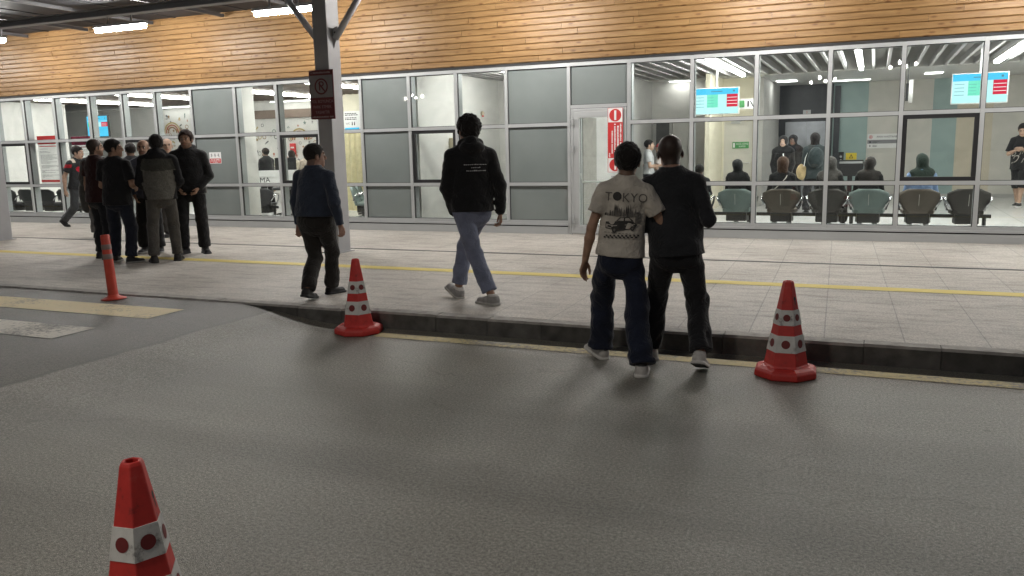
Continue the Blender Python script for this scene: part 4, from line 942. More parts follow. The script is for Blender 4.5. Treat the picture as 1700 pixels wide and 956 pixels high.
        np_obj('shoe', v, f, M['shoe'], root, cc)
    return dict(root=root, T=T, Hd=Hd, S=S, top=topo, PV=PV, Rt=Rt, sho=sho, elb=elb, wri=wri, fdir=fdir, knees=knees, an=an, hc=hc, Rh=Rh, hl=hl, tl=tl)
def sub_mesh(pr, name, f, c, r, res, mat, parent=None):
    v, fa = surfnet(f, np.array(c)-r, np.array(c)+r, res); return np_obj(name, v, fa, mat, parent or pr['root'])
def decal(pr, name, polys, mat_default=None, side=-1, off=.004):
    """Flat print pieces ((verts2d, faces, mat), ...) laid onto the shirt: u to the wearer's right, w up from the pelvis, both in metres."""
    me = pr['top'].data; bvh = BVHTree.FromPolygons([v.co for v in me.vertices], [p.vertices for p in me.polygons]); mb = MB()
    d = Vector(pr['Rt']@A(0, -side, 0))
    for li, (vs, fs, mat) in enumerate(polys):
        out = []; of = off+.00012*li
        for u, w_ in vs:
            o = Vector(pr['T'](u/pr['S'], side*.6, w_/pr['S'])); h, n, _, _ = bvh.ray_cast(o, d)
            out.append(h-d*of if h else Vector(pr['T'](u/pr['S'], side*.13, w_/pr['S'])))
        mb.add(out, fs, mat)
    me = bpy.data.meshes.new(name); me.from_pydata(mb.v, [], mb.f)
    for m_ in mb.mats: me.materials.append(m_)
    me.polygons.foreach_set('material_index', mb.m); me.update()
    o = bpy.data.objects.new(name, me); COL.objects.link(o); o.parent = pr['top']; return o
def gridquad(u0, u1, w0, w1, n=4, skew=0):
    vs = [(u0+(u1-u0)*i/n+skew*(w-w0), w) for w in (w0, w1) for i in range(n+1)]; return vs, [(i, i+1, n+1+i+1, n+1+i) for i in range(n)]

# ------------------------------------------------------------------ people on the road and the pavement
HANG = ((.13, -.02, -1), (.05, .16, -1))
pB = person('teenager in a printed TOKYO t-shirt walking arm in arm, seen from behind', (-1.64, 5.75), 13, 1.645, 0, feet=((-1.84, 5.93, 42, -14, 1), (-1.43, 5.56, -4, 0, 1)),
    arms=(((.26, -.06, -1), (.14, .10, -1), (-.8, -.5, 0), 22), ((.62, .02, -1), (-.62, .75, .1), None, 40)), head=(-4, 0), lean=(1, 4, 0), w=.93,
    top=dict(kind='tee', col=(.50, .46, .40), hem=-.02, loose=1.25, sleeve=.60, amp=1.1), bottom=dict(col=(.012, .016, .032), loose=1.75, hem=.012, amp=1), shoes=dict(col=(.50, .48, .45), sole=(.62, .60, .56), open=(.03, .03, .03)),
    hair=dict(kind='parted'), skin=SKIN, res=.0065, seed=11)
pM = person('bald man in black sweatshirt and black trousers walking beside the teenager', (-1.27, 5.93), 13, 1.69, 0, feet=((-1.48, 6.04, 8, 0, 1), (-1.06, 5.76, -14, 22, 1)),
    arms=(((.18, -.06, -1), (-.25, .9, .1), None, 40), ((.24, -.14, -1), (-.30, .95, .06), None, 40)), head=(8, -4), lean=(3, -4, 0), w=1.02, belly=.25,
    top=dict(kind='long', col=(.020, .021, .024), hem=-.06, loose=1.0, amp=1.0, collar=False), bottom=dict(col=(.015, .015, .017), loose=1.25, hem=-.01), shoes=dict(col=(.52, .50, .47), sole=(.55, .53, .50), bottom=(.07, .07, .07)),
    hair=dict(kind='buzz'), skin=(.30, .17, .12), res=.0065, seed=12)
pH = person('young man in black hoodie and blue jeans striding along the kerb', (-3.45, 7.08), 50, 1.79, PZ, feet=((-3.24, 6.98, 20, 0, 1), (-3.70, 7.20, 8, -20, 1)),
    arms=(((.20, .05, -1), (-.32, .25, -1), None, 35), ((.30, -.20, -1), (.05, .28, -1), None, 40)), head=(16, -2), lean=(2, 0, -14), w=1.02,
    top=dict(kind='hoodie', col=(.011, .011, .012), hem=-.035, loose=1.1, amp=1.2), bottom=dict(col=(.17, .19, .265), loose=.85, hem=-.03), shoes=dict(col=(.30, .29, .28), sole=(.42, .41, .38), open=(.62, .60, .57), size=1.04),
    hair=dict(kind='curly'), skin=SKIN, res=.0065, seed=13)
pU = person('stout man in dark blue shirt and black trousers walking past the column', (-5.08, 6.84), -4, 1.57, PZ, feet=((-5.07, 6.62, 8, 16, 1), (-5.10, 7.06, -18, 0, 1)),
    arms=(((.28, -.02, -1), (.02, .12, -1), (-.5, -.8, 0), 45), ((.32, .02, -1), (.08, .22, -1), None, 45)), head=(-28, 0), lean=(2, 0, -6), w=1.26, belly=.6,
    top=dict(kind='long', col=(.030, .038, .058), hem=.035, loose=1.3, amp=1.2), bottom=dict(col=(.020, .018, .016), loose=1.15, hem=.0), shoes=dict(col=(.016, .015, .014), sole=(.02, .02, .02)),
    hair=dict(kind='short', col=(.02, .017, .015)), skin=(.30, .17, .12), res=.0065, seed=14)
GR = 'group of men talking on the pavement'
pK = person('shaven-headed man in dark maroon polo shirt in the talking group', (-10.12, 8.62), -6, 1.70, PZ, feet=((-.14, .02, 14, 0), (.13, -.06, -16, 0)), head=(-22, 0), arms=(((.2, .0, -1), (.1, .15, -1)), ((.2, .05, -1), (-.5, .6, -.2))), w=1.04, belly=.3,
    top=dict(kind='polo', col=(.032, .011, .011), hem=-.09), bottom=dict(col=(.012, .013, .016), loose=1.2), hair=dict(kind='buzz'), res=.011, group=GR, seed=21, face='stubble')
pT = person('dark-haired man in black t-shirt and navy jeans looking to the right', (-9.50, 8.36), 14, 1.68, PZ, feet=((-.15, .05, 10, 0), (.17, -.05, -50, 0)), head=(-62, 0), arms=(((.2, .1, -1), (-.4, .8, -.1)), ((.24, .05, -1), (-.35, .8, -.15))), w=1.07, belly=.2,
    top=dict(kind='tee', col=(.012, .012, .014), hem=-.10, sleeve=.75), bottom=dict(col=(.014, .017, .028), loose=1.15), shoes=dict(col=(.02, .02, .02), sole=(.35, .34, .32)), hair=dict(kind='short'), res=.011, group=GR, seed=22)
pG = person('bald man in grey-blue sweater facing the road in the talking group', (-10.02, 9.38), 214, 1.68, PZ, head=(0, 0), arms=(((.2, .05, -1), (-.3, .5, -.8)), ((.22, .05, -1), (-.3, .5, -.8))), w=1.02,
    top=dict(kind='long', col=(.085, .095, .125), hem=-.07, collar=False), bottom=dict(col=(.016, .016, .018), loose=1.1), shoes=dict(col=(.04, .04, .045), sole=(.4, .39, .37)), hair=dict(kind='bald'), res=.011, group=GR, seed=23, face='stubble')
def vest_col(pl, ad):
    c = np.tile(A(.125, .12, .105), (len(pl), 1)); c[pl[:, 2] > .33+.5*pl[:, 0]**2] = (.052, .052, .045); c[(ad < .07) | (pl[:, 2] > .50) | (np.abs(pl[:, 0]) > .178+.05*np.sin(pl[:, 2]*6))] = (.014, .014, .016); return c
pV = person('man in two-tone olive and beige hooded jacket with grey trousers, back turned', (-8.95, 8.6), 42, 1.73, PZ, feet=((-.15, -.05, 16, 0), (.15, .05, -12, 0)), head=(4, 0), arms=(((.24, .02, -1), (-.3, .75, -.4)), ((.24, .04, -1), (-.25, .75, -.4))), w=1.07,
    top=dict(kind='jacket', col=(.1, .1, .09), hem=-.06, hood=True, colf=vest_col, loose=.8), bottom=dict(col=(.075, .070, .063), loose=.8), shoes=dict(col=(.02, .018, .017), sole=(.025, .025, .025)), hair=dict(kind='short'), res=.011, group=GR, seed=24)
pC = person('tall man in black hoodie and black trousers facing the road', (-9.27, 9.48), 214, 1.80, PZ, feet=((-.15, .02, 20, 0), (.14, .04, -24, 0)), head=(-6, 0), arms=(((.30, -.02, -1), (-.45, .45, -.6)), ((.30, -.02, -1), (-.45, .45, -.6))), w=1.1,
    top=dict(kind='hoodie', col=(.011, .011, .012), hem=-.07, loose=1.0), bottom=dict(col=(.013, .013, .014), loose=1.15), shoes=dict(col=(.016, .016, .018), sole=(.02, .02, .022), size=1.06), hair=dict(kind='parted', col=(.028, .014, .011)), res=.011, group=GR, seed=25, face='stubble')
pJ = person('man in dark grey jacket and loose grey trousers half hidden behind the maroon polo shirt', (-12.82, 10.9), 30, 1.70, PZ, head=(-20, 0), arms=(((.28, .05, -1), (.1, .5, -.6)), HANG), w=1.08,
    top=dict(kind='jacket', col=(.045, .045, .042), hem=-.12), bottom=dict(col=(.12, .115, .11), loose=1.7), hair=dict(kind='buzz'), res=.013, group=GR, seed=26)
pE = person('older bald man glimpsed between the two-tone jacket and the black hoodie', (-11.55, 11.35), 225, 1.74, PZ, head=(0, 0), arms=(HANG, HANG), top=dict(kind='long', col=(.05, .045, .04), hem=-.1), bottom=dict(col=(.06, .055, .05), loose=1.4), hair=dict(kind='bald', col=(.25, .24, .23)), skin=SKIN3, res=.014, group=GR, seed=27)
pL = person('person in pale grey trousers standing behind the talking group', (-12.28, 11.2), 60, 1.68, PZ, arms=(HANG, HANG), top=dict(kind='long', col=(.06, .06, .065), hem=-.1), bottom=dict(col=(.20, .19, .18), loose=1.0), hair=dict(kind='short'), res=.014, group=GR, seed=28)
def guard_col(pl, ad):
    c = np.tile(A(.030, .032, .034), (len(pl), 1)); c[(pl[:, 1] > .03) & (np.hypot(pl[:, 0]-.07, pl[:, 2]-.36) < .055)] = (.35, .015, .03)
    c[(pl[:, 2] > .49) & (np.abs(np.abs(pl[:, 0])-.13) < .03)] = (.55, .5, .42); c[(np.abs(pl[:, 0]) > .19) & (np.abs(pl[:, 2]-.42) < .035)] = (.33, .02, .03); return c
pQ = person('guard in dark short-sleeved uniform with red chest patch walking past the posters', (-14.95, 12.25), -84, 1.74, PZ, feet=((.0, .32, 0, -8), (.05, -.42, -4, 38)), head=(14, -4), arms=(((.1, .3, -1), (.05, .5, -1)), ((.18, -.38, -1), (.02, .05, -1))), lean=(5, 0, 0, .45),
    top=dict(kind='polo', col=(.03, .03, .03), hem=-.05, colf=guard_col), bottom=dict(col=(.05, .055, .06), loose=1.0), hair=dict(kind='short'), skin=SKIN3, res=.011, seed=29)
# details on the near four
ink = cloth('print_ink_black', (.05, .048, .045)); ink2 = cloth('print_ink_grey', (.15, .14, .125)); pale = cloth('print_pale', (.40, .37, .33)); thread = cloth('white_thread', (.5, .5, .5))
P_ = []
xs = -.135
for ch_, wd in (('T', .05), ('O', .07), ('K', .058), ('Y', .052), ('O', .06)):
    if ch_ == 'O' and wd == .07:
        P_.append(([(xs+.036+.031*math.cos(t*math.pi/10), .408+.031*math.sin(t*math.pi/10)) for t in range(20)], [tuple(range(20))], ink))
    else:
        vs, fs = text_geo(ch_, .088, .95, 'LEFT'); P_.append(([(u+xs, w_+.400) for u, w_ in vs], fs, ink2))
    xs += wd
rr = random.Random(4)
for k in range(34):      # skyline of thin spires
    u = -.125+.25*k/33+rr.uniform(-.004, .004); hgt = (.03+.07*math.exp(-((u+.045)/.035)**2)+.055*math.exp(-((u-.05)/.05)**2))*rr.uniform(.55, 1.1); w2 = rr.uniform(.003, .007)
    P_.append(([(u-w2, .27), (u+w2, .27), (u+w2*.7, .27+hgt*.6), (u, .27+hgt), (u-w2*.7, .27+hgt*.6)], [(0, 1, 2, 3, 4)], ink2 if rr.random() < .8 else ink))
def pg(pts, mat): P_.append((pts, [tuple(range(len(pts)))], mat))
pg([(.088, .225), (.126, .225), (.126, .30), (.088, .285)], ink2)
pg([(-.118, .180), (-.03, .166), (.088, .188), (.104, .216), (.075, .238), (-.02, .236), (-.118, .226)], ink); pg([(-.045, .236), (-.02, .262), (.045, .268), (.078, .240)], ink)
pg([(-.034, .239), (-.015, .257), (.010, .259), (.008, .240)], pale); pg([(.018, .241), (.019, .260), (.042, .262), (.062, .243)], pale)
for u, w_, r_ in ((-.052, .172, .022), (.072, .190, .017)):
    pg([(u+r_*.8*math.cos(t*math.pi/8), w_+r_*math.sin(t*math.pi/8)) for t in range(16)], ink); pg([(u+r_*.35*math.cos(t*math.pi/8), w_+r_*.45*math.sin(t*math.pi/8)) for t in range(16)], ink2)
pg([(-.114, .205), (-.06, .198), (.09, .218), (.088, .222), (-.06, .204), (-.114, .211)], pale); pg([(-.112, .186), (-.074, .180), (-.074, .186), (-.112, .192)], pale)
for u in (-.108, -.070): pg([(u+.007*math.cos(t*math.pi/5), .199+.007*math.sin(t*math.pi/5)) for t in range(10)], pale)
for k in range(10):
    P_.append((*gridquad(-.125+.025*k+.003, -.125+.025*k+rr.uniform(.012, .02), .149+.002*(k % 2), .154, 1), ink2))
for k in range(18):
    for r_ in (0, 1):
        if (k+r_) % 2 == 0: P_.append((*gridquad(-.125+.0138*k, -.125+.0138*(k+1), .112+.0115*r_+.0008*k, .1235+.0115*r_+.0008*k, 1), ink))
decal(pB, 'shirt_print', P_)
P_ = []; rr = random.Random(9)
for row, (u0, u1, w_) in enumerate(((-.085, .115, .40), (-.02, .06, .372), (-.065, .115, .343))):
    u = u0
    while u < u1:
        d_ = rr.uniform(.006, .016); P_.append((*gridquad(u, u+d_, w_-.0045, w_+rr.uniform(.001, .006), 1), thread)); u += d_+rr.uniform(.003, .007)
decal(pH, 'back_lettering', P_)
# jacket draped over the arm
pj = pJ; c0 = pj['wri'][0]
wv = Waves(77, 26, 7, (1, 1, .3))
sub_mesh(pj, 'draped_jacket', lambda P: ell(P, c0+A(0, 0, -.12), A(.10, .12, .33))+.014*wv(P), c0+A(0, 0, -.1), .5, .014, CL((.055, .055, .052)))

# ------------------------------------------------------------------ street furniture
def hexring(r, z, rot, n=6, sq=1): return [(r*math.cos(rot+2*math.pi*k/n), r*math.sin(rot+2*math.pi*k/n)*sq, z) for k in range(n)]
def make_cone(loc, rz, label):
    t = empty('traffic_cone', loc, rz, label, 'traffic cone', 'red traffic cones with white dotted bands')
    h0, h1, r0, r1 = .075, .665, .148, .036
    rad = lambda z: r0+(r1-r0)*(z-h0)/(h1-h0)
    mb = MB(); n = 8; a = R(22.5)
    b = [[(x*.205/.205, y, z) for x, y, z in hexring(r, z, a, 8)] for r, z in ((.212, .0), (.220, .012), (.218, .045), (.200, .062), (.168, .075))]
    vs = sum(b, []); fs = [(i*8+k, i*8+(k+1) % 8, (i+1)*8+(k+1) % 8, (i+1)*8+k) for i in range(4) for k in range(8)]+[tuple(range(8))[::-1], tuple(32+k for k in range(8))]
    mb.add(vs, fs, M['cone_red']); mb.build('base', t, bevel=.006)
    mb = MB(); prof = [(h0-.01, rad(h0-.01)+.012), (h0+.012, rad(h0+.012)), (.62, rad(.62)), (h1-.012, rad(h1-.012)), (h1, r1-.004), (h1, r1-.014), (.30, .05)]
    vs = sum([hexring(r, z, R(30)) for z, r in prof], []); mb.add(vs, [(i*6+k, i*6+(k+1) % 6, (i+1)*6+(k+1) % 6, (i+1)*6+k) for i in range(len(prof)-1) for k in range(6)], M['cone_red'])
    body = mb.build('cone_body', t, bevel=.005)
    # dark grip holes on two opposite faces
    mb = MB()
    for fk in (1, 4):
        ang = R(60*fk); c_, s_ = math.cos(ang), math.sin(ang)
        for zc, hw, hh in ((.545, .0115, .0135), (.522, .005, .022)):
            pts = []
            for k in range(14):
                u = hw*math.cos(k*math.pi/7); z = zc+hh*math.sin(k*math.pi/7); ap = rad(z)*math.cos(R(30))+.0014
                pts.append((ap*c_-u*s_, ap*s_+u*c_, z))
            mb.add(pts, [tuple(range(14))], M['print_dark'])
    mb.build('grip_hole', body)
    for z0, z1 in ((.365, .470), (.180, .295)):
        mb = MB(); rings = [(z0, 0), (z0, .003), (z1, .003), (z1, 0)]
        vs = sum([hexring(rad(z)+e, z, R(30)) for z, e in rings], []); mb.add(vs, [(i*6+k, i*6+(k+1) % 6, (i+1)*6+(k+1) % 6, (i+1)*6+k) for i in range(3) for k in range(6)], M['band'])
        zc = (z0+z1)/2; rr_ = .024 if z0 > .3 else .029
        for fk in range(6):
            ang = R(60*fk); c_, s_ = math.cos(ang), math.sin(ang); pts = []
            for k in range(20):
                u = rr_*math.cos(k*math.pi/10); z = zc+rr_*math.sin(k*math.pi/10); ap = (rad(z)+.003)*math.cos(R(30))+.0015
                pts.append((ap*c_-u*s_, ap*s_+u*c_, z))
            mb.add(pts, [tuple(range(20))], M['dot_red'])
        mb.build('reflective_band', t)
    return t
make_cone((-4.17, 6.19-.05, 0), R(-25), 'red and white traffic cone by the kerb where it starts to rise')
make_cone((-.495, 5.90, 0), R(-87), 'red and white traffic cone standing on the road line right of the walking couple')
make_cone((-2.085, 1.79, 0), R(-22), 'large foreground red traffic cone with one white dotted band in view')
t = empty('bollard', (-7.20, 6.17, road_z(-7.2)), 0, 'slim red flexible bollard with two grey bands leaning at the crossing', 'bollard'); t.rotation_euler = (0, R(-3.2), 0)
mb = MB(); mb.lathe([(.0, 0), (.125, 0), (.125, .008), (.10, .018), (.06, .035), (.05, .05)], M['bollard'], 20); mb.build('base', t, smooth=True)
mb = MB(); mb.lathe([(.05, .045), (.048, .3), (.044, .66), (.040, .672), (.0, .674)], M['bollard'], 24); mb.build('post', t, smooth=True)
for z in (.42, .52):
    mb = MB(); mb.lathe([(.0475, z), (.0487, z+.002), (.0478, z+.052), (.0465, z+.054)], M['bollard_band'], 24); mb.build('reflective_band', t, smooth=True)

# ------------------------------------------------------------------ signs and notices outside
t = empty('no_parking_sign', (-7.18, 9.965, 2.06), 0, 'dark red and grey no parking sign on the canopy column', 'sign')
mb = MB(); mb.box(-.205, .205, 0, .012, 0, .68, M['dark_red']); mb.box(-.03, .03, .012, .034, .1, .6, M['steel_dark']); mb.build('plate', t, bevel=.004)
mb = MB(); y = -.002; quad_xz(mb, -.19, .19, .30, .605, y, M['sign_grey']); blur_text(mb, -.165, .16, .63, .024, y-.001, M['sign_text'], 3)
disc_xz(mb, 0, .452, y-.002, .112, M['dark_red'], 40, .090); text_xz(mb, 'P', .185, .0, y-.003, .452, M['dark_red'], 1.05); bar_xz(mb, (-.04, .50), (.066, .375), .022, y-.004, M['dark_red'])
text_xz(mb, 'YOL BOYUNCA', .058, 0, y-.001, .245, M['sign_text'], .92); text_xz(mb, 'PARK ETMEK', .058, 0, y-.001, .170, M['sign_text'], .92); text_xz(mb, 'YASAKTIR', .058, 0, y-.001, .095, M['sign_text'], .92); blur_text(mb, -.18, .18, .022, .024, y-.001, M['sign_text'], 4)
mb.build('lettering', t)
t = empty('notice_sign', (-12.18, 13.198, 1.42), 0, 'small white and red notice with three pictograms on the grey glazed panel', 'sign')
mb = MB(); mb.box(-.15, .15, 0, .004, 0, .225, M['white']); mb.build('plate', t)
mb = MB(); quad_xz(mb, -.14, .14, .012, .100, -.0015, M['red']); blur_text(mb, -.11, .11, .068, .02, -.0025, M['white'], 5); blur_text(mb, -.12, .12, .044, .016, -.0025, M['white'], 6); blur_text(mb, -.06, .06, .02, .016, -.0025, M['white'], 7)
for k in (-1, 0, 1):
    disc_xz(mb, k*.085, .185, -.002, .014, M['print_grey'], 12); bar_xz(mb, (k*.085, .175), (k*.085+.018*k, .128), .018, -.0025, M['print_grey']); bar_xz(mb, (k*.085-.028, .168-.012*k), (k*.085+.028, .160+.012*k), .009, -.003, M['print_grey'])
mb.build('lettering', t)
t = empty('no_entry_banner', (-3.83, 13.135, 1.18), 0, 'red vertical no entry sticker with two round symbols on the glass door', 'sign')
mb = MB(); mb.box(-.125, .125, 0, .004, 0, 1.02, M['red']); mb.build('sheet', t)
mb = MB()
for z in (.115, .905):
    quad_xz(mb, -.118, .118, z-.11, z+.11, -.0015, M['white']); disc_xz(mb, 0, z, -.0025, .10, M['red'], 32); quad_xz(mb, -.017, .017, z-.075, z+.075, -.0035, M['white'])
for i_, (u, a_, b_, sz) in enumerate(((-.062, .30, .66, .024), (-.018, .25, .77, .026), (.03, .24, .74, .03), (.078, .24, .77, .024), (-.105, .24, .31, .022))): blur_text(mb, a_, b_, u, sz, -.0025, M['white'], 20+i_, True)
mb.build('lettering', t)
def poster(x0, x1, z0, z1, head, label, seed, foot=True):
    t = empty('poster', ((x0+x1)/2, 13.40, z0), 0, label, 'poster'); w2 = (x1-x0)/2; h = z1-z0; rr = random.Random(seed)
    mb = MB(); z0, z1 = (.095 if foot else .0), h-.195
    mb.add([(-w2, 0, 0), (w2, 0, 0), (w2, 0, h), (-w2, 0, h)], [(0, 1, 2, 3)], M['paper']); mb.build('sheet', t)
    mb = MB(); quad_xz(mb, -w2+.002, w2-.002, h-.19, h-.002, -.002, head)
    if foot: quad_xz(mb, -w2+.002, w2-.002, .04, .09, -.002, head)
    quad_xz(mb, -w2*.5, w2*.5, h-.105, h-.085, -.003, M['paper']); quad_xz(mb, -w2*.85, w2*.75, h-.245, h-.225, -.002, head); z = h-.30
    while z > .14:
        u = -w2*.86
        while u < w2*.8:
            d_ = rr.uniform(.02, .07); e = min(u+d_, w2*.86); quad_xz(mb, u, e, z, z+.011, -.002, M['print_grey']); u = e+.012
            if rr.random() < .08: break
        z -= .026 if rr.random() < .75 else .055
    mb.build('lettering', t)
poster(-17.54, -16.74, 1.02, 2.10, M['paper_red'], 'tall poster with bright red header and small print hanging behind the glass', 1)
poster(-16.45, -15.75, 1.04, 2.06, M['paper_purple'], 'poster with dark purple-red header behind the walking guard', 2, False)

# ------------------------------------------------------------------ inside: screens, signs, fittings
def screen(loc, rz, w, h, label, variant, drop):
    t = empty('screen', loc, rz, label, 'screen', 'queue screens hanging from the ceiling')
    mb = MB(); mb.box(-w/2-.015, w/2+.015, .0, .05, -.015, h+.015, M['white' if variant else 'black']); mb.tube([(0, .03, h), (0, .03, h+drop)], .018, M['white'], 8); mb.build('housing', t)
    mb = MB(); y = -.003; quad_xz(mb, -w/2, w/2, 0, h, y, M['scr_cyan']); quad_xz(mb, -w/2, w/2, h*.76, h, y-.001, M['scr_blue']); quad_xz(mb, -w*.12, w*.14, h*.86, h*.89, y-.002, M['scr_line']); quad_xz(mb, w*.38, w*.42, h*.85, h*.92, y-.002, M['scr_line'])
    if variant:
        quad_xz(mb, -w*.21, w*.04, h*.25, h*.76, y-.001, M['scr_mint']); quad_xz(mb, w*.24, w*.49, h*.26, h*.76, y-.001, M['scr_red'])
        for k in range(4):
            quad_xz(mb, -w*.46, -w*.28, h*(.27+.125*k), h*(.285+.125*k), y-.002, M['scr_line'])
            if k < 3: quad_xz(mb, w*.25, w*.48, h*(.37+.125*k), h*(.39+.125*k), y-.002, M['scr_white'])
        for k in range(4): quad_xz(mb, -w*.20, -w*.06, h*(.30+.11*k), h*(.31+.11*k), y-.002, M['scr_line'])
    else:
        quad_xz(mb, -w/2, w/2, 0, h*.74, y-.0005, M['scr_blue']); quad_xz(mb, -w*.45, -w*.1, h*.48, h*.70, y-.001, M['scr_green']); quad_xz(mb, -w*.1, w*.18, h*.48, h*.70, y-.001, M['scr_cyan']); quad_xz(mb, w*.2, w*.5, h*.48, h*.70, y-.001, M['scr_red'])
        for k in range(3): quad_xz(mb, w*.22, w*.45, h*(.53+.05*k), h*(.54+.05*k), y-.002, M['scr_white'])
    mb.build('display', t)
screen((-2.73, 16, 2.15), R(0), .80, .46, 'lit cyan and red queue screen behind the fourth top pane right of the door', 1, .45)
screen((1.56, 16, 2.18), R(-3), .80, .47, 'lit cyan and red queue screen hanging at the far right', 1, .42)
screen((-18.62, 16, 2.13), R(0), .73, .52, 'lit blue queue screen with green and red boxes in the left hall', 0, .5)
def plate_sign(name, loc, w, h, label, draw, rz=0, mat='white'):
    t = empty(name, loc, R(rz), label, 'sign'); mb = MB(); mb.box(-w/2, w/2, 0, .012, 0, h, M[mat]); mb.build('plate', t); mb = MB(); draw(mb, w, h); mb.build('lettering', t); return t
def d_exit(mb, w, h):
    quad_xz(mb, -w*.46, -w*.34, h*.15, h*.85, -.002, M['white']); text_xz(mb, 'ACİL ÇIKIŞ', h*.36, w*.1, -.002, h*.68, M['white']); text_xz(mb, 'KAPISI', h*.36, w*.1, -.002, h*.3, M['white'])
plate_sign('exit_sign', (-2.83, 19.955, 1.48), .37, .15, 'green emergency exit sign on the cream door', d_exit, mat='green')
def d_hosp(mb, w, h):
    quad_xz(mb, -w/2, w/2, h*.32, h*.58, -.002, M['print_grey']); text_xz(mb, 'ANA HASTANE', h*.20, w*.1, -.003, h*.79, M['print_dark']); disc_xz(mb, -w*.40, h*.79, -.002, h*.12, M['red'], 20, h*.09); disc_xz(mb, -w*.40, h*.79, -.002, h*.05, M['red'])
    for z in (.38, .47, .10, .19): quad_xz(mb, -w*.34, -w*(.10 if z > .4 else .2), h*z, h*(z+.03), -.003, M['print_dark'])
    quad_xz(mb, -w*.44, -w*.39, h*.37, h*.5, -.003, M['print_dark']); quad_xz(mb, -w*.43, -w*.40, h*.1, h*.23, -.003, M['print_dark'])
plate_sign('direction_sign', (.22, 23.47, 1.40), .76, .36, 'white and grey hospital direction sign on the beige back wall', d_hosp)
def d_warn(mb, w, h):
    mb.add([(-w*.2, -.002, h*.2), (w*.2, -.002, h*.2), (0, -.002, h*.82)], [(0, 1, 2)], M['print_dark']); mb.add([(-w*.11, -.003, h*.27), (w*.11, -.003, h*.27), (0, -.003, h*.62)], [(0, 1, 2)], M['yellow_sign'])
plate_sign('warning_sign', (-.53, 23.46, 1.12), .26, .17, 'small yellow warning triangle sign on the teal wall panel', d_warn, mat='yellow_sign')
def d_arrow(mb, w, h):
    quad_xz(mb, -w*.42, -w*.1, h*.15, h*.85, -.002, M['green']); quad_xz(mb, w*.05, w*.14, h*.2, h*.8, -.002, M['print_dark']); bar_xz(mb, (w*.2, h*.8), (w*.38, h*.2), .02, -.002, M['print_dark'])
plate_sign('exit_arrow_sign', (-2.40, 17.6, 2.28), .36, .2, 'white hanging exit sign partly behind the left queue screen', d_arrow)
def d_wc(mb, w, h):
    rr = random.Random(5)
    for z in (.86, .78, .64, .56):
        u = -w*.42
        while u < w*.3: e = u+rr.uniform(.02, .06); quad_xz(mb, u, e, h*z, h*(z+.045), -.002, M['print_dark']); u = e+.012
    text_xz(mb, 'WC', h*.15, -w*.26, -.002, h*.36, M['print_dark'])
    for x in (.02, .16): disc_xz(mb, w*x, h*.43, -.002, h*.03, M['print_dark'], 10); quad_xz(mb, w*x-.014, w*x+.014, h*.28, h*.39, -.002, M['print_dark'])
    quad_xz(mb, -w*.45, w*.45, h*.02, h*.16, -.0015, M['scr_blue'])
plate_sign('direction_sign', (-10.76, 16, 2.06), .42, .43, 'white WC and floor direction sign hanging left of the grey panels', d_wc)
t = empty('projecting_sign', (.60, 18.0, 2.28), R(0), 'round white sign edge-on hanging from a dark bracket', 'sign')
mb = MB(); mb.tube([(-.03, 0, .23), (.03, 0, .23)], .22, M['white'], 24); mb.build('disc', t)
mb = MB(); mb.box(-.09, -.04, -.03, .03, .05, .38, M['black']); mb.tube([(-.06, 0, .35), (-.06, 0, .78)], .012, M['black'], 8); mb.build('bracket', t)
t = empty('wall_phone', (-7.597, 14.75, 1.40), R(90), 'beige wall telephone box in the small white room', 'telephone'); bg_ = plain('beige_plastic', (.52, .46, .34), .5)
mb = MB(); mb.box(-.17, .17, -.10, 0, 0, .42, bg_); mb.build('housing', t, bevel=.015)
mb = MB(); mb.box(-.12, .02, -.125, -.101, .08, .31, M['white']); mb.box(-.09, -.01, -.135, -.126, .1, .2, M['print_grey']); mb.build('keypad', t)
mb = MB(); mb.tube([(.08, -.12, .06), (.08, -.14, .1), (.08, -.14, .27), (.08, -.12, .31)], .024, bg_, 8); mb.build('handset', t); mb = MB(); mb.box(-.12, .13, -.115, -.101, .34, .39, M['print_grey']); mb.build('display', t)
t = empty('fire_alarm', (-7.597, 16.1, 2.33), R(90), 'small beige and red alarm sounder high on the white wall', 'alarm')
mb = MB(); mb.lathe([(.0, 0), (.045, 0), (.048, .04), (.03, .06), (.0, .065)], bg_, 16); o = mb.build('housing', t); o.rotation_euler.x = R(90); mb = MB(); mb.box(-.02, .02, -.045, -.02, -.07, -.04, M['red']); mb.build('lens', t)
t = empty('desk', (-13.0, 16.2, PZ), R(35), 'white information desk with dark lettering in the left hall', 'desk')
mb = MB(); mb.box(-1.3, .55, -.03, 0, .72, 1.05, M['white']); mb.build('front_panel', t); mb = MB(); mb.box(-1.35, .6, -.05, .6, .90, .94, M['white']); mb.build('top', t)
mb = MB(); text_xz(mb, 'DANIŞMA', .17, -.62, -.034, .82, M['print_dark']); mb.build('lettering', t)
for x in (-1.25, .5):
    mb = MB(); mb.box(x-.03, x+.03, .05, .55, 0, .895, M['black']); mb.build('leg', t)
t = empty('monitor', (-13.02, 16.45, PZ+.94), R(35), 'black computer monitor seen from behind on the information desk', 'monitor')
mb = MB(); mb.box(-.25, .25, 0, .03, .1, .4, M['black']); mb.build('screen', t, bevel=.006); mb = MB(); mb.box(-.03, .03, 0, .03, .01, .12, M['black']); mb.box(-.1, .1, -.05, .12, 0, .012, M['black']); mb.build('stand', t)
t = empty('stool', (-12.35, 15.4, PZ), 0, 'dark swivel stool with star base under the information desk', 'stool')
mb = MB(); mb.lathe([(0, .62), (.2, .62), (.21, .66), (.19, .69), (0, .7)], M['seat_black'], 16); mb.build('seat', t, smooth=True); mb = MB(); mb.tube([(0, 0, .1), (0, 0, .62)], .025, M['black'], 8); mb.build('post', t)
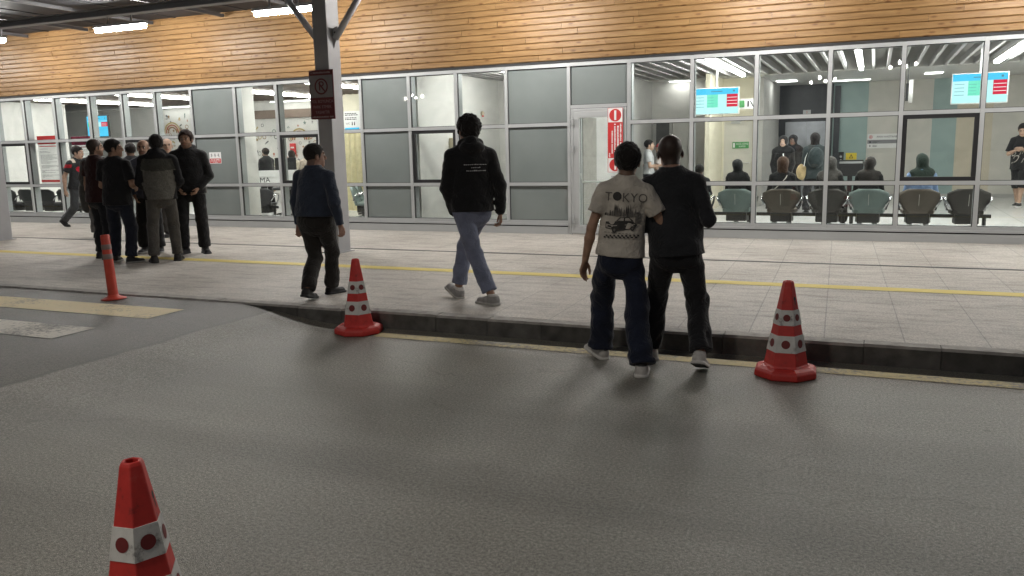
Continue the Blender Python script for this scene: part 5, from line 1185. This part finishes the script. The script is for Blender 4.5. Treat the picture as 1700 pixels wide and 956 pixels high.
for k in range(5):
    mb = MB(); mb.tube([(0, 0, .1), (.27*math.cos(k*1.257), .27*math.sin(k*1.257), .04)], .018, M['black'], 6); mb.build('leg', t)
t = empty('curtain', (-11.45, 16.9, PZ+.05), 0, 'pale yellow curtain hanging behind the column in the left hall', 'curtain')
mb = MB(); n = 60; pts = [(-.75+1.5*i/n, .035*math.sin(i*.95)+.012*math.sin(i*2.3)) for i in range(n+1)]
mb.add([(x, y, z) for z in (0, 1.95) for x, y in pts], [(i, i+1, n+2+i, n+1+i) for i in range(n)], plain('yellow_curtain', (.66, .60, .38), .85)); mb.build('fabric', t, smooth=True)
mb = MB(); mb.tube([(-.8, 0, 1.97), (.8, 0, 1.97)], .015, M['alu'], 8); mb.build('rail', t)
t = empty('alarm_box', (-15.45, 19.93, 1.55), 0, 'small red emergency box on the printed wallpaper', 'alarm box')
mb = MB(); mb.box(-.09, .09, -.06, 0, 0, .32, M['red']); mb.build('box', t, bevel=.008); mb = MB(); quad_xz(mb, -.06, .06, .18, .22, -.062, M['white']); mb.build('lettering', t)
t = empty('ticket_kiosk', (-.50, 21.6, PZ), R(10), 'black ticket kiosk standing beside the yellow warning sign', 'kiosk')
mb = MB(); mb.box(-.2, .2, -.15, .15, .0, .06, M['black']); mb.box(-.05, .05, -.05, .05, .06, .8, M['black']); mb.build('stand', t); mb = MB(); mb.box(-.28, .28, -.10, .10, .62, 1.0, M['black']); mb.box(-.26, .26, -.104, -.1, .92, .97, M['alu']); mb.build('cabinet', t, bevel=.01)
mb = MB(); mb.tube([(.2, 0, .9), (.36, -.05, .86), (.36, -.05, .94)], .014, M['black'], 6); mb.build('handle', t)
t = empty('lift_button_panel', (-1.06, 23.44, 1.0), 0, 'dark lift button panel beside the lift door', 'panel'); t.location = (-.78, 23.47, 1.0)
mb = MB(); mb.box(-.07, .07, 0, .02, 0, .32, M['black']); mb.build('plate', t); mb = MB(); disc_xz(mb, 0, .1, -.002, .03, M['alu'], 14); disc_xz(mb, 0, .2, -.002, .03, M['alu'], 14); mb.build('button', t)

# waiting benches: shells on a beam, looking into the hall
def seat_shell(mat, w=.60):
    mb = MB(); nu, nv = 10, 8; vs = []
    for j in range(nv+1):
        t_ = j/nv; z = .30+.385*t_; hw = w/2*(.60+.40*math.sin(min(1, t_*1.35)*math.pi/2))*(1 if t_ < .85 else 1-.35*((t_-.85)/.15)**2)
        for i in range(nu+1):
            s_ = -1+2*i/nu; vs.append((s_*hw, -.01-.09*t_+.075*s_*s_, z-.02*max(0, abs(s_)-.8)*5*(t_ > .5)))
    n = len(vs); back = [(x, y-.03*(1-abs(x)/w*.6), z) for x, y, z in vs]; vs += back
    f = []; I = lambda i, j: j*(nu+1)+i
    for j in range(nv):
        for i in range(nu): f.append((I(i, j), I(i+1, j), I(i+1, j+1), I(i, j+1))); f.append((n+I(i, j), n+I(i, j+1), n+I(i+1, j+1), n+I(i+1, j)))
    ed = [I(i, 0) for i in range(nu+1)]+[I(nu, j) for j in range(1, nv+1)]+[I(i, nv) for i in range(nu-1, -1, -1)]+[I(0, j) for j in range(nv-1, 0, -1)]
    for a, b in zip(ed, ed[1:]+ed[:1]): f.append((a, n+a, n+b, b))
    mb.add(vs, f, mat); return mb
def bench(loc, rz, xs, mats, label, grp='beam benches in the waiting halls', seams=True):
    t = empty('waiting_bench', loc, rz, label, 'bench', grp)
    mb = MB(); mb.box(xs[0]-.34, xs[-1]+.34, .14, .20, .22, .275, M['black']); mb.build('beam', t)
    for x, mt in zip(xs, mats):
        o = seat_shell(M[mt]).build('seat_back', t, smooth=True, loc=(x, 0, 0))
        if seams: mb = MB(); mb.tube([(0, -.130, .60), (0, -.085, .42)], .004, M['beige_wall'], 5); mb.build('seam', o)
        mb = MB(); q = [(-.22, .0), (.22, .0), (.25, .25), (.22, .44), (-.22, .44), (-.25, .25)]
        mb.add([(a, b, z) for z in (.285, .345) for a, b in q], [(5, 4, 3, 2, 1, 0), (6, 7, 8, 9, 10, 11)]+[(i, (i+1) % 6, 6+(i+1) % 6, 6+i) for i in range(6)], M[mt]); mb.add([(a*.75, b*.9+.03, z) for z in (.13, .284) for a, b in q], [(5, 4, 3, 2, 1, 0), (6, 7, 8, 9, 10, 11)]+[(i, (i+1) % 6, 6+(i+1) % 6, 6+i) for i in range(6)], M['black']); mb.build('seat', t, bevel=.012, loc=(x, 0, 0))
        for s in (-1, 1):
            mb = MB(); mb.tube([(s*.25, -.02, .40), (s*.315, .02, .52), (s*.325, .12, .545), (s*.32, .30, .53), (s*.29, .34, .42), (s*.26, .30, .32)], .019, M['chrome'], 8); mb.build('armrest', t, smooth=True, loc=(x, 0, 0))
    for x in (xs[0]-.25, xs[-1]+.25):
        mb = MB(); mb.tube([(x, .17, .22), (x, .17, .05)], .03, M['black'], 8); mb.tube([(x, -.12, .02), (x, .17, .06), (x, .46, .02)], .02, M['black'], 8); mb.build('leg', t)
bench((-1.80, 14.62, PZ), 0, (-1.06, -.33, .41, 1.13), ('seat_teal', 'seat_teal', 'seat_brown', 'seat_dark'), 'beam bench with teal, brown and dark seat shells nearest the door')
bench((.66, 14.62, PZ), 0, (-.70, .03, .72), ('seat_teal', 'seat_brown', 'seat_dark'), 'beam bench with one teal and two brown seat shells, its right end empty')
bench((-19.2, 14.6, PZ), 0, (-1.2, -.5, .2, .9), ('seat_black',)*4, 'black beam bench behind the glass below the tall red poster', seams=False)
bench((-10.55, 15.8, PZ), R(-65), (-.35, .35), ('seat_teal',)*2, 'two teal seat shells turned sideways behind the canopy column', seams=False)
bench((-12.55, 14.9, PZ), R(20), (0,), ('seat_black',), 'single black seat shell behind the walking man in blue', seams=False)

# ------------------------------------------------------------------ people inside
fr = dict(res=.013)
SEATED = 'people sitting on the beam benches'; SY = 14.86; SZ = .44
ARMS_LAP = (((.2, .25, -1), (-.3, .9, -.1)),)*2
person('dark-haired person sitting low at the door end of the waiting bench', (-2.80, SY), 6, 1.40, PZ, seat=SZ, arms=ARMS_LAP, lean=(-4, 0, 0), top=dict(kind='long', col=(.03, .03, .03)), hair=dict(kind='short'), seed=41, group=SEATED, **fr)
person('person in black headscarf sitting on a teal seat left of the lift', (-2.13, SY), -6, 1.56, PZ, seat=SZ, arms=ARMS_LAP, lean=(-6, 0, 0), top=dict(kind='long', col=(.012, .012, .013)), hair=dict(kind='hijab', col=(.011, .011, .012)), seed=42, group=SEATED, **fr)
p2 = person('person with long brown hair and a thin shoulder strap sitting on a brown seat', (-1.40, SY), 4, 1.62, PZ, seat=SZ, arms=ARMS_LAP, lean=(-3, 0, 0), top=dict(kind='long', col=(.015, .015, .016)), hair=dict(kind='long', col=(.06, .032, .02)), seed=43, group=SEATED, **fr)
mb = MB(); mb.tube([tuple(p2['T'](-.17, -.13, .22)), tuple(p2['T'](-.05, -.165, .34)), tuple(p2['T'](.06, -.16, .46)), tuple(p2['T'](.09, -.06, .52))], .007, M['beige_wall'], 6); mb.build('strap', p2['root'])
person('person in grey headscarf sitting on a dark seat before the lift', (-.64, SY), -14, 1.60, PZ, seat=SZ, arms=ARMS_LAP, lean=(-3, 0, 0), top=dict(kind='long', col=(.03, .03, .03)), hair=dict(kind='hijab', col=(.075, .07, .065)), seed=44, group=SEATED, **fr)
person('person in dark brown headscarf sitting on a teal seat below the direction sign', (-.05, SY), 0, 1.58, PZ, seat=SZ, arms=ARMS_LAP, lean=(-4, 0, 0), top=dict(kind='long', col=(.012, .012, .013)), hair=dict(kind='hijab', col=(.028, .024, .022)), seed=45, group=SEATED, **fr)
p5 = person('person in dark green headscarf and light blue top sitting behind the black framed window', (.72, SY), 0, 1.64, PZ, seat=SZ, arms=ARMS_LAP, lean=(-4, 0, 0), top=dict(kind='long', col=(.20, .30, .50)), hair=dict(kind='hijab', col=(.022, .035, .028)), seed=46, group=SEATED, **fr)
pS = person('smiling person in black headscarf and long black coat facing the road', (-1.72, 18.2), 176, 1.58, PZ, arms=(((.15, .1, -1), (-.2, .4, -.8)), ((.15, .1, -1), (-.2, .4, -.8))), top=dict(kind='coat', col=(.010, .010, .011), hem=-.3), bottom=dict(kind='skirt', col=(.010, .010, .011)), hair=dict(kind='hijab', col=(.012, .012, .013)), skin=(.55, .38, .29), face='smile', seed=47, res=.011)
mb = MB(); mb.tube([tuple(pS['T'](-.03, .165, .42)), tuple(pS['T'](-.05, .18, .30))], .012, M['white'], 6); mb.build('lanyard', pS['root'])
person('person in black headscarf half hidden behind the smiling one', (-1.62, 19.3), 170, 1.60, PZ, arms=(HANG, HANG), top=dict(kind='coat', col=(.012, .012, .013), hem=-.3), bottom=dict(kind='skirt', col=(.012, .012, .013)), hair=dict(kind='hijab', col=(.014, .014, .017)), skin=(.13, .08, .06), seed=48, **fr)
pP = person('person with dark patterned backpack and beige bag standing at the lift', (-1.08, 17.8), 10, 1.61, PZ, arms=(HANG, ((.2, .1, -1), (.0, .3, -1))), top=dict(kind='jacket', col=(.03, .04, .042), hem=-.15), bottom=dict(col=(.02, .02, .022), loose=1.4), hair=dict(kind='long', col=(.012, .010, .010)), seed=49, **fr)
wv = Waves(5, 40, 8); sub_mesh(pP, 'backpack', lambda P: ell(P, pP['T'](0, -.22, .30), A(.15, .10, .21))+.008*wv(P), pP['T'](0, -.22, .3), .3, .013, CL((.022, .032, .034)))
sub_mesh(pP, 'bag', lambda P: ell(P, pP['T'](-.26, -.05, .0), A(.10, .06, .16))+.005*wv(P), pP['T'](-.26, -.05, .0), .24, .012, CL((.50, .38, .20)))
mb = MB(); mb.tube([tuple(pP['T'](-.22, -.1, .12)), tuple(pP['T'](-.20, -.12, .3)), tuple(pP['T'](-.12, -.08, .5))], .01, M['white'], 6); mb.build('strap', pP['root'])
def script_col(pl, ad): return np.tile(A(.014, .014, .015), (len(pl), 1))
pX = person('person in black t-shirt with white script, shorts and sneakers leaning by the far right wall', (2.88, 20.4), 158, 1.74, PZ, feet=((-.02, .12, 10, 0), (.06, -.05, -8, 0)), arms=(((.25, .15, -1), (-.75, .6, .35)), ((.25, .15, -1), (-.75, .6, .35))), head=(6, -24), top=dict(kind='tee', col=(.014, .014, .015), hem=-.14, loose=1.6, sleeve=.85), bottom=dict(kind='shorts', col=(.016, .016, .017), loose=1.5), shoes=dict(col=(.05, .05, .05), sole=(.6, .6, .58), open=(.6, .6, .58)), hair=dict(kind='short'), skin=SKIN3, seed=50, res=.012)
P_ = []
for tx, sz, u, w_ in (('S', .27, -.10, .22), ('n', .2, .04, .235), ('D', .24, -.08, .07), ('r', .2, .08, .07)):
    vs, fs = text_geo(tx, sz, -1.0); P_.append(([(-u+a*.8+b*-.35, w_+b+a*-.25) for a, b in vs], fs, pale))
decal(pX, 'script_print', P_, side=1, off=.006)
pW = person('guard in white short-sleeved shirt facing right beyond the teenager', (-4.50, 18.0), -78, 1.56, PZ, arms=(((.15, .2, -1), (-.1, .95, .1)), ((.15, .2, -1), (-.1, .95, .1))), top=dict(kind='polo', col=(.52, .53, .54), hem=.0), bottom=dict(col=(.02, .022, .03)), hair=dict(kind='short'), skin=SKIN3, seed=51, res=.012)
pR = person('child in red cap and white top with red bag facing the white-shirted guard', (-4.33, 18.4), 95, 1.48, PZ, arms=(((.15, .3, -1), (-.2, .9, .2)), HANG), top=dict(kind='tee', col=(.55, .50, .48)), bottom=dict(col=(.02, .02, .02)), hair=dict(kind='cap', col=(.40, .03, .04)), skin=SKIN3, seed=52, **fr)
sub_mesh(pR, 'bag', lambda P: ell(P, pR['T'](.0, .26, .28), A(.12, .06, .10)), pR['T'](.0, .26, .28), .2, .012, CL((.42, .025, .035)))
pD = person('clerk in black jacket with white lanyard behind the information desk', (-14.05, 17.0), 78, 1.58, PZ, arms=ARMS_LAP, top=dict(kind='jacket', col=(.013, .013, .014), hem=-.06), bottom=dict(col=(.015, .015, .016)), hair=dict(kind='short'), skin=SKIN3, seed=53, res=.012, face='beard')
mb = MB(); mb.tube([tuple(pD['T'](-.06, .10, .53)), tuple(pD['T'](-.05, .155, .38)), tuple(pD['T'](-.01, .165, .26))], .009, M['white'], 6); mb.tube([tuple(pD['T'](.06, .10, .53)), tuple(pD['T'](.03, .155, .38)), tuple(pD['T'](-.01, .165, .26))], .009, M['white'], 6); mb.build('lanyard', pD['root'])
person('left one of two long-haired people in pale tops before the printed wallpaper', (-13.72, 17.6), 30, 1.50, PZ, arms=ARMS_LAP, top=dict(kind='long', col=(.50, .45, .36), hem=-.08), bottom=dict(col=(.02, .02, .022)), hair=dict(kind='long', col=(.02, .013, .010)), seed=54, **fr)
person('right one of two long-haired people, brown hair, before the printed wallpaper', (-13.45, 17.85), 60, 1.52, PZ, arms=ARMS_LAP, top=dict(kind='long', col=(.42, .36, .30), hem=-.08), bottom=dict(col=(.02, .02, .022)), hair=dict(kind='long', col=(.075, .042, .025)), seed=55, **fr)
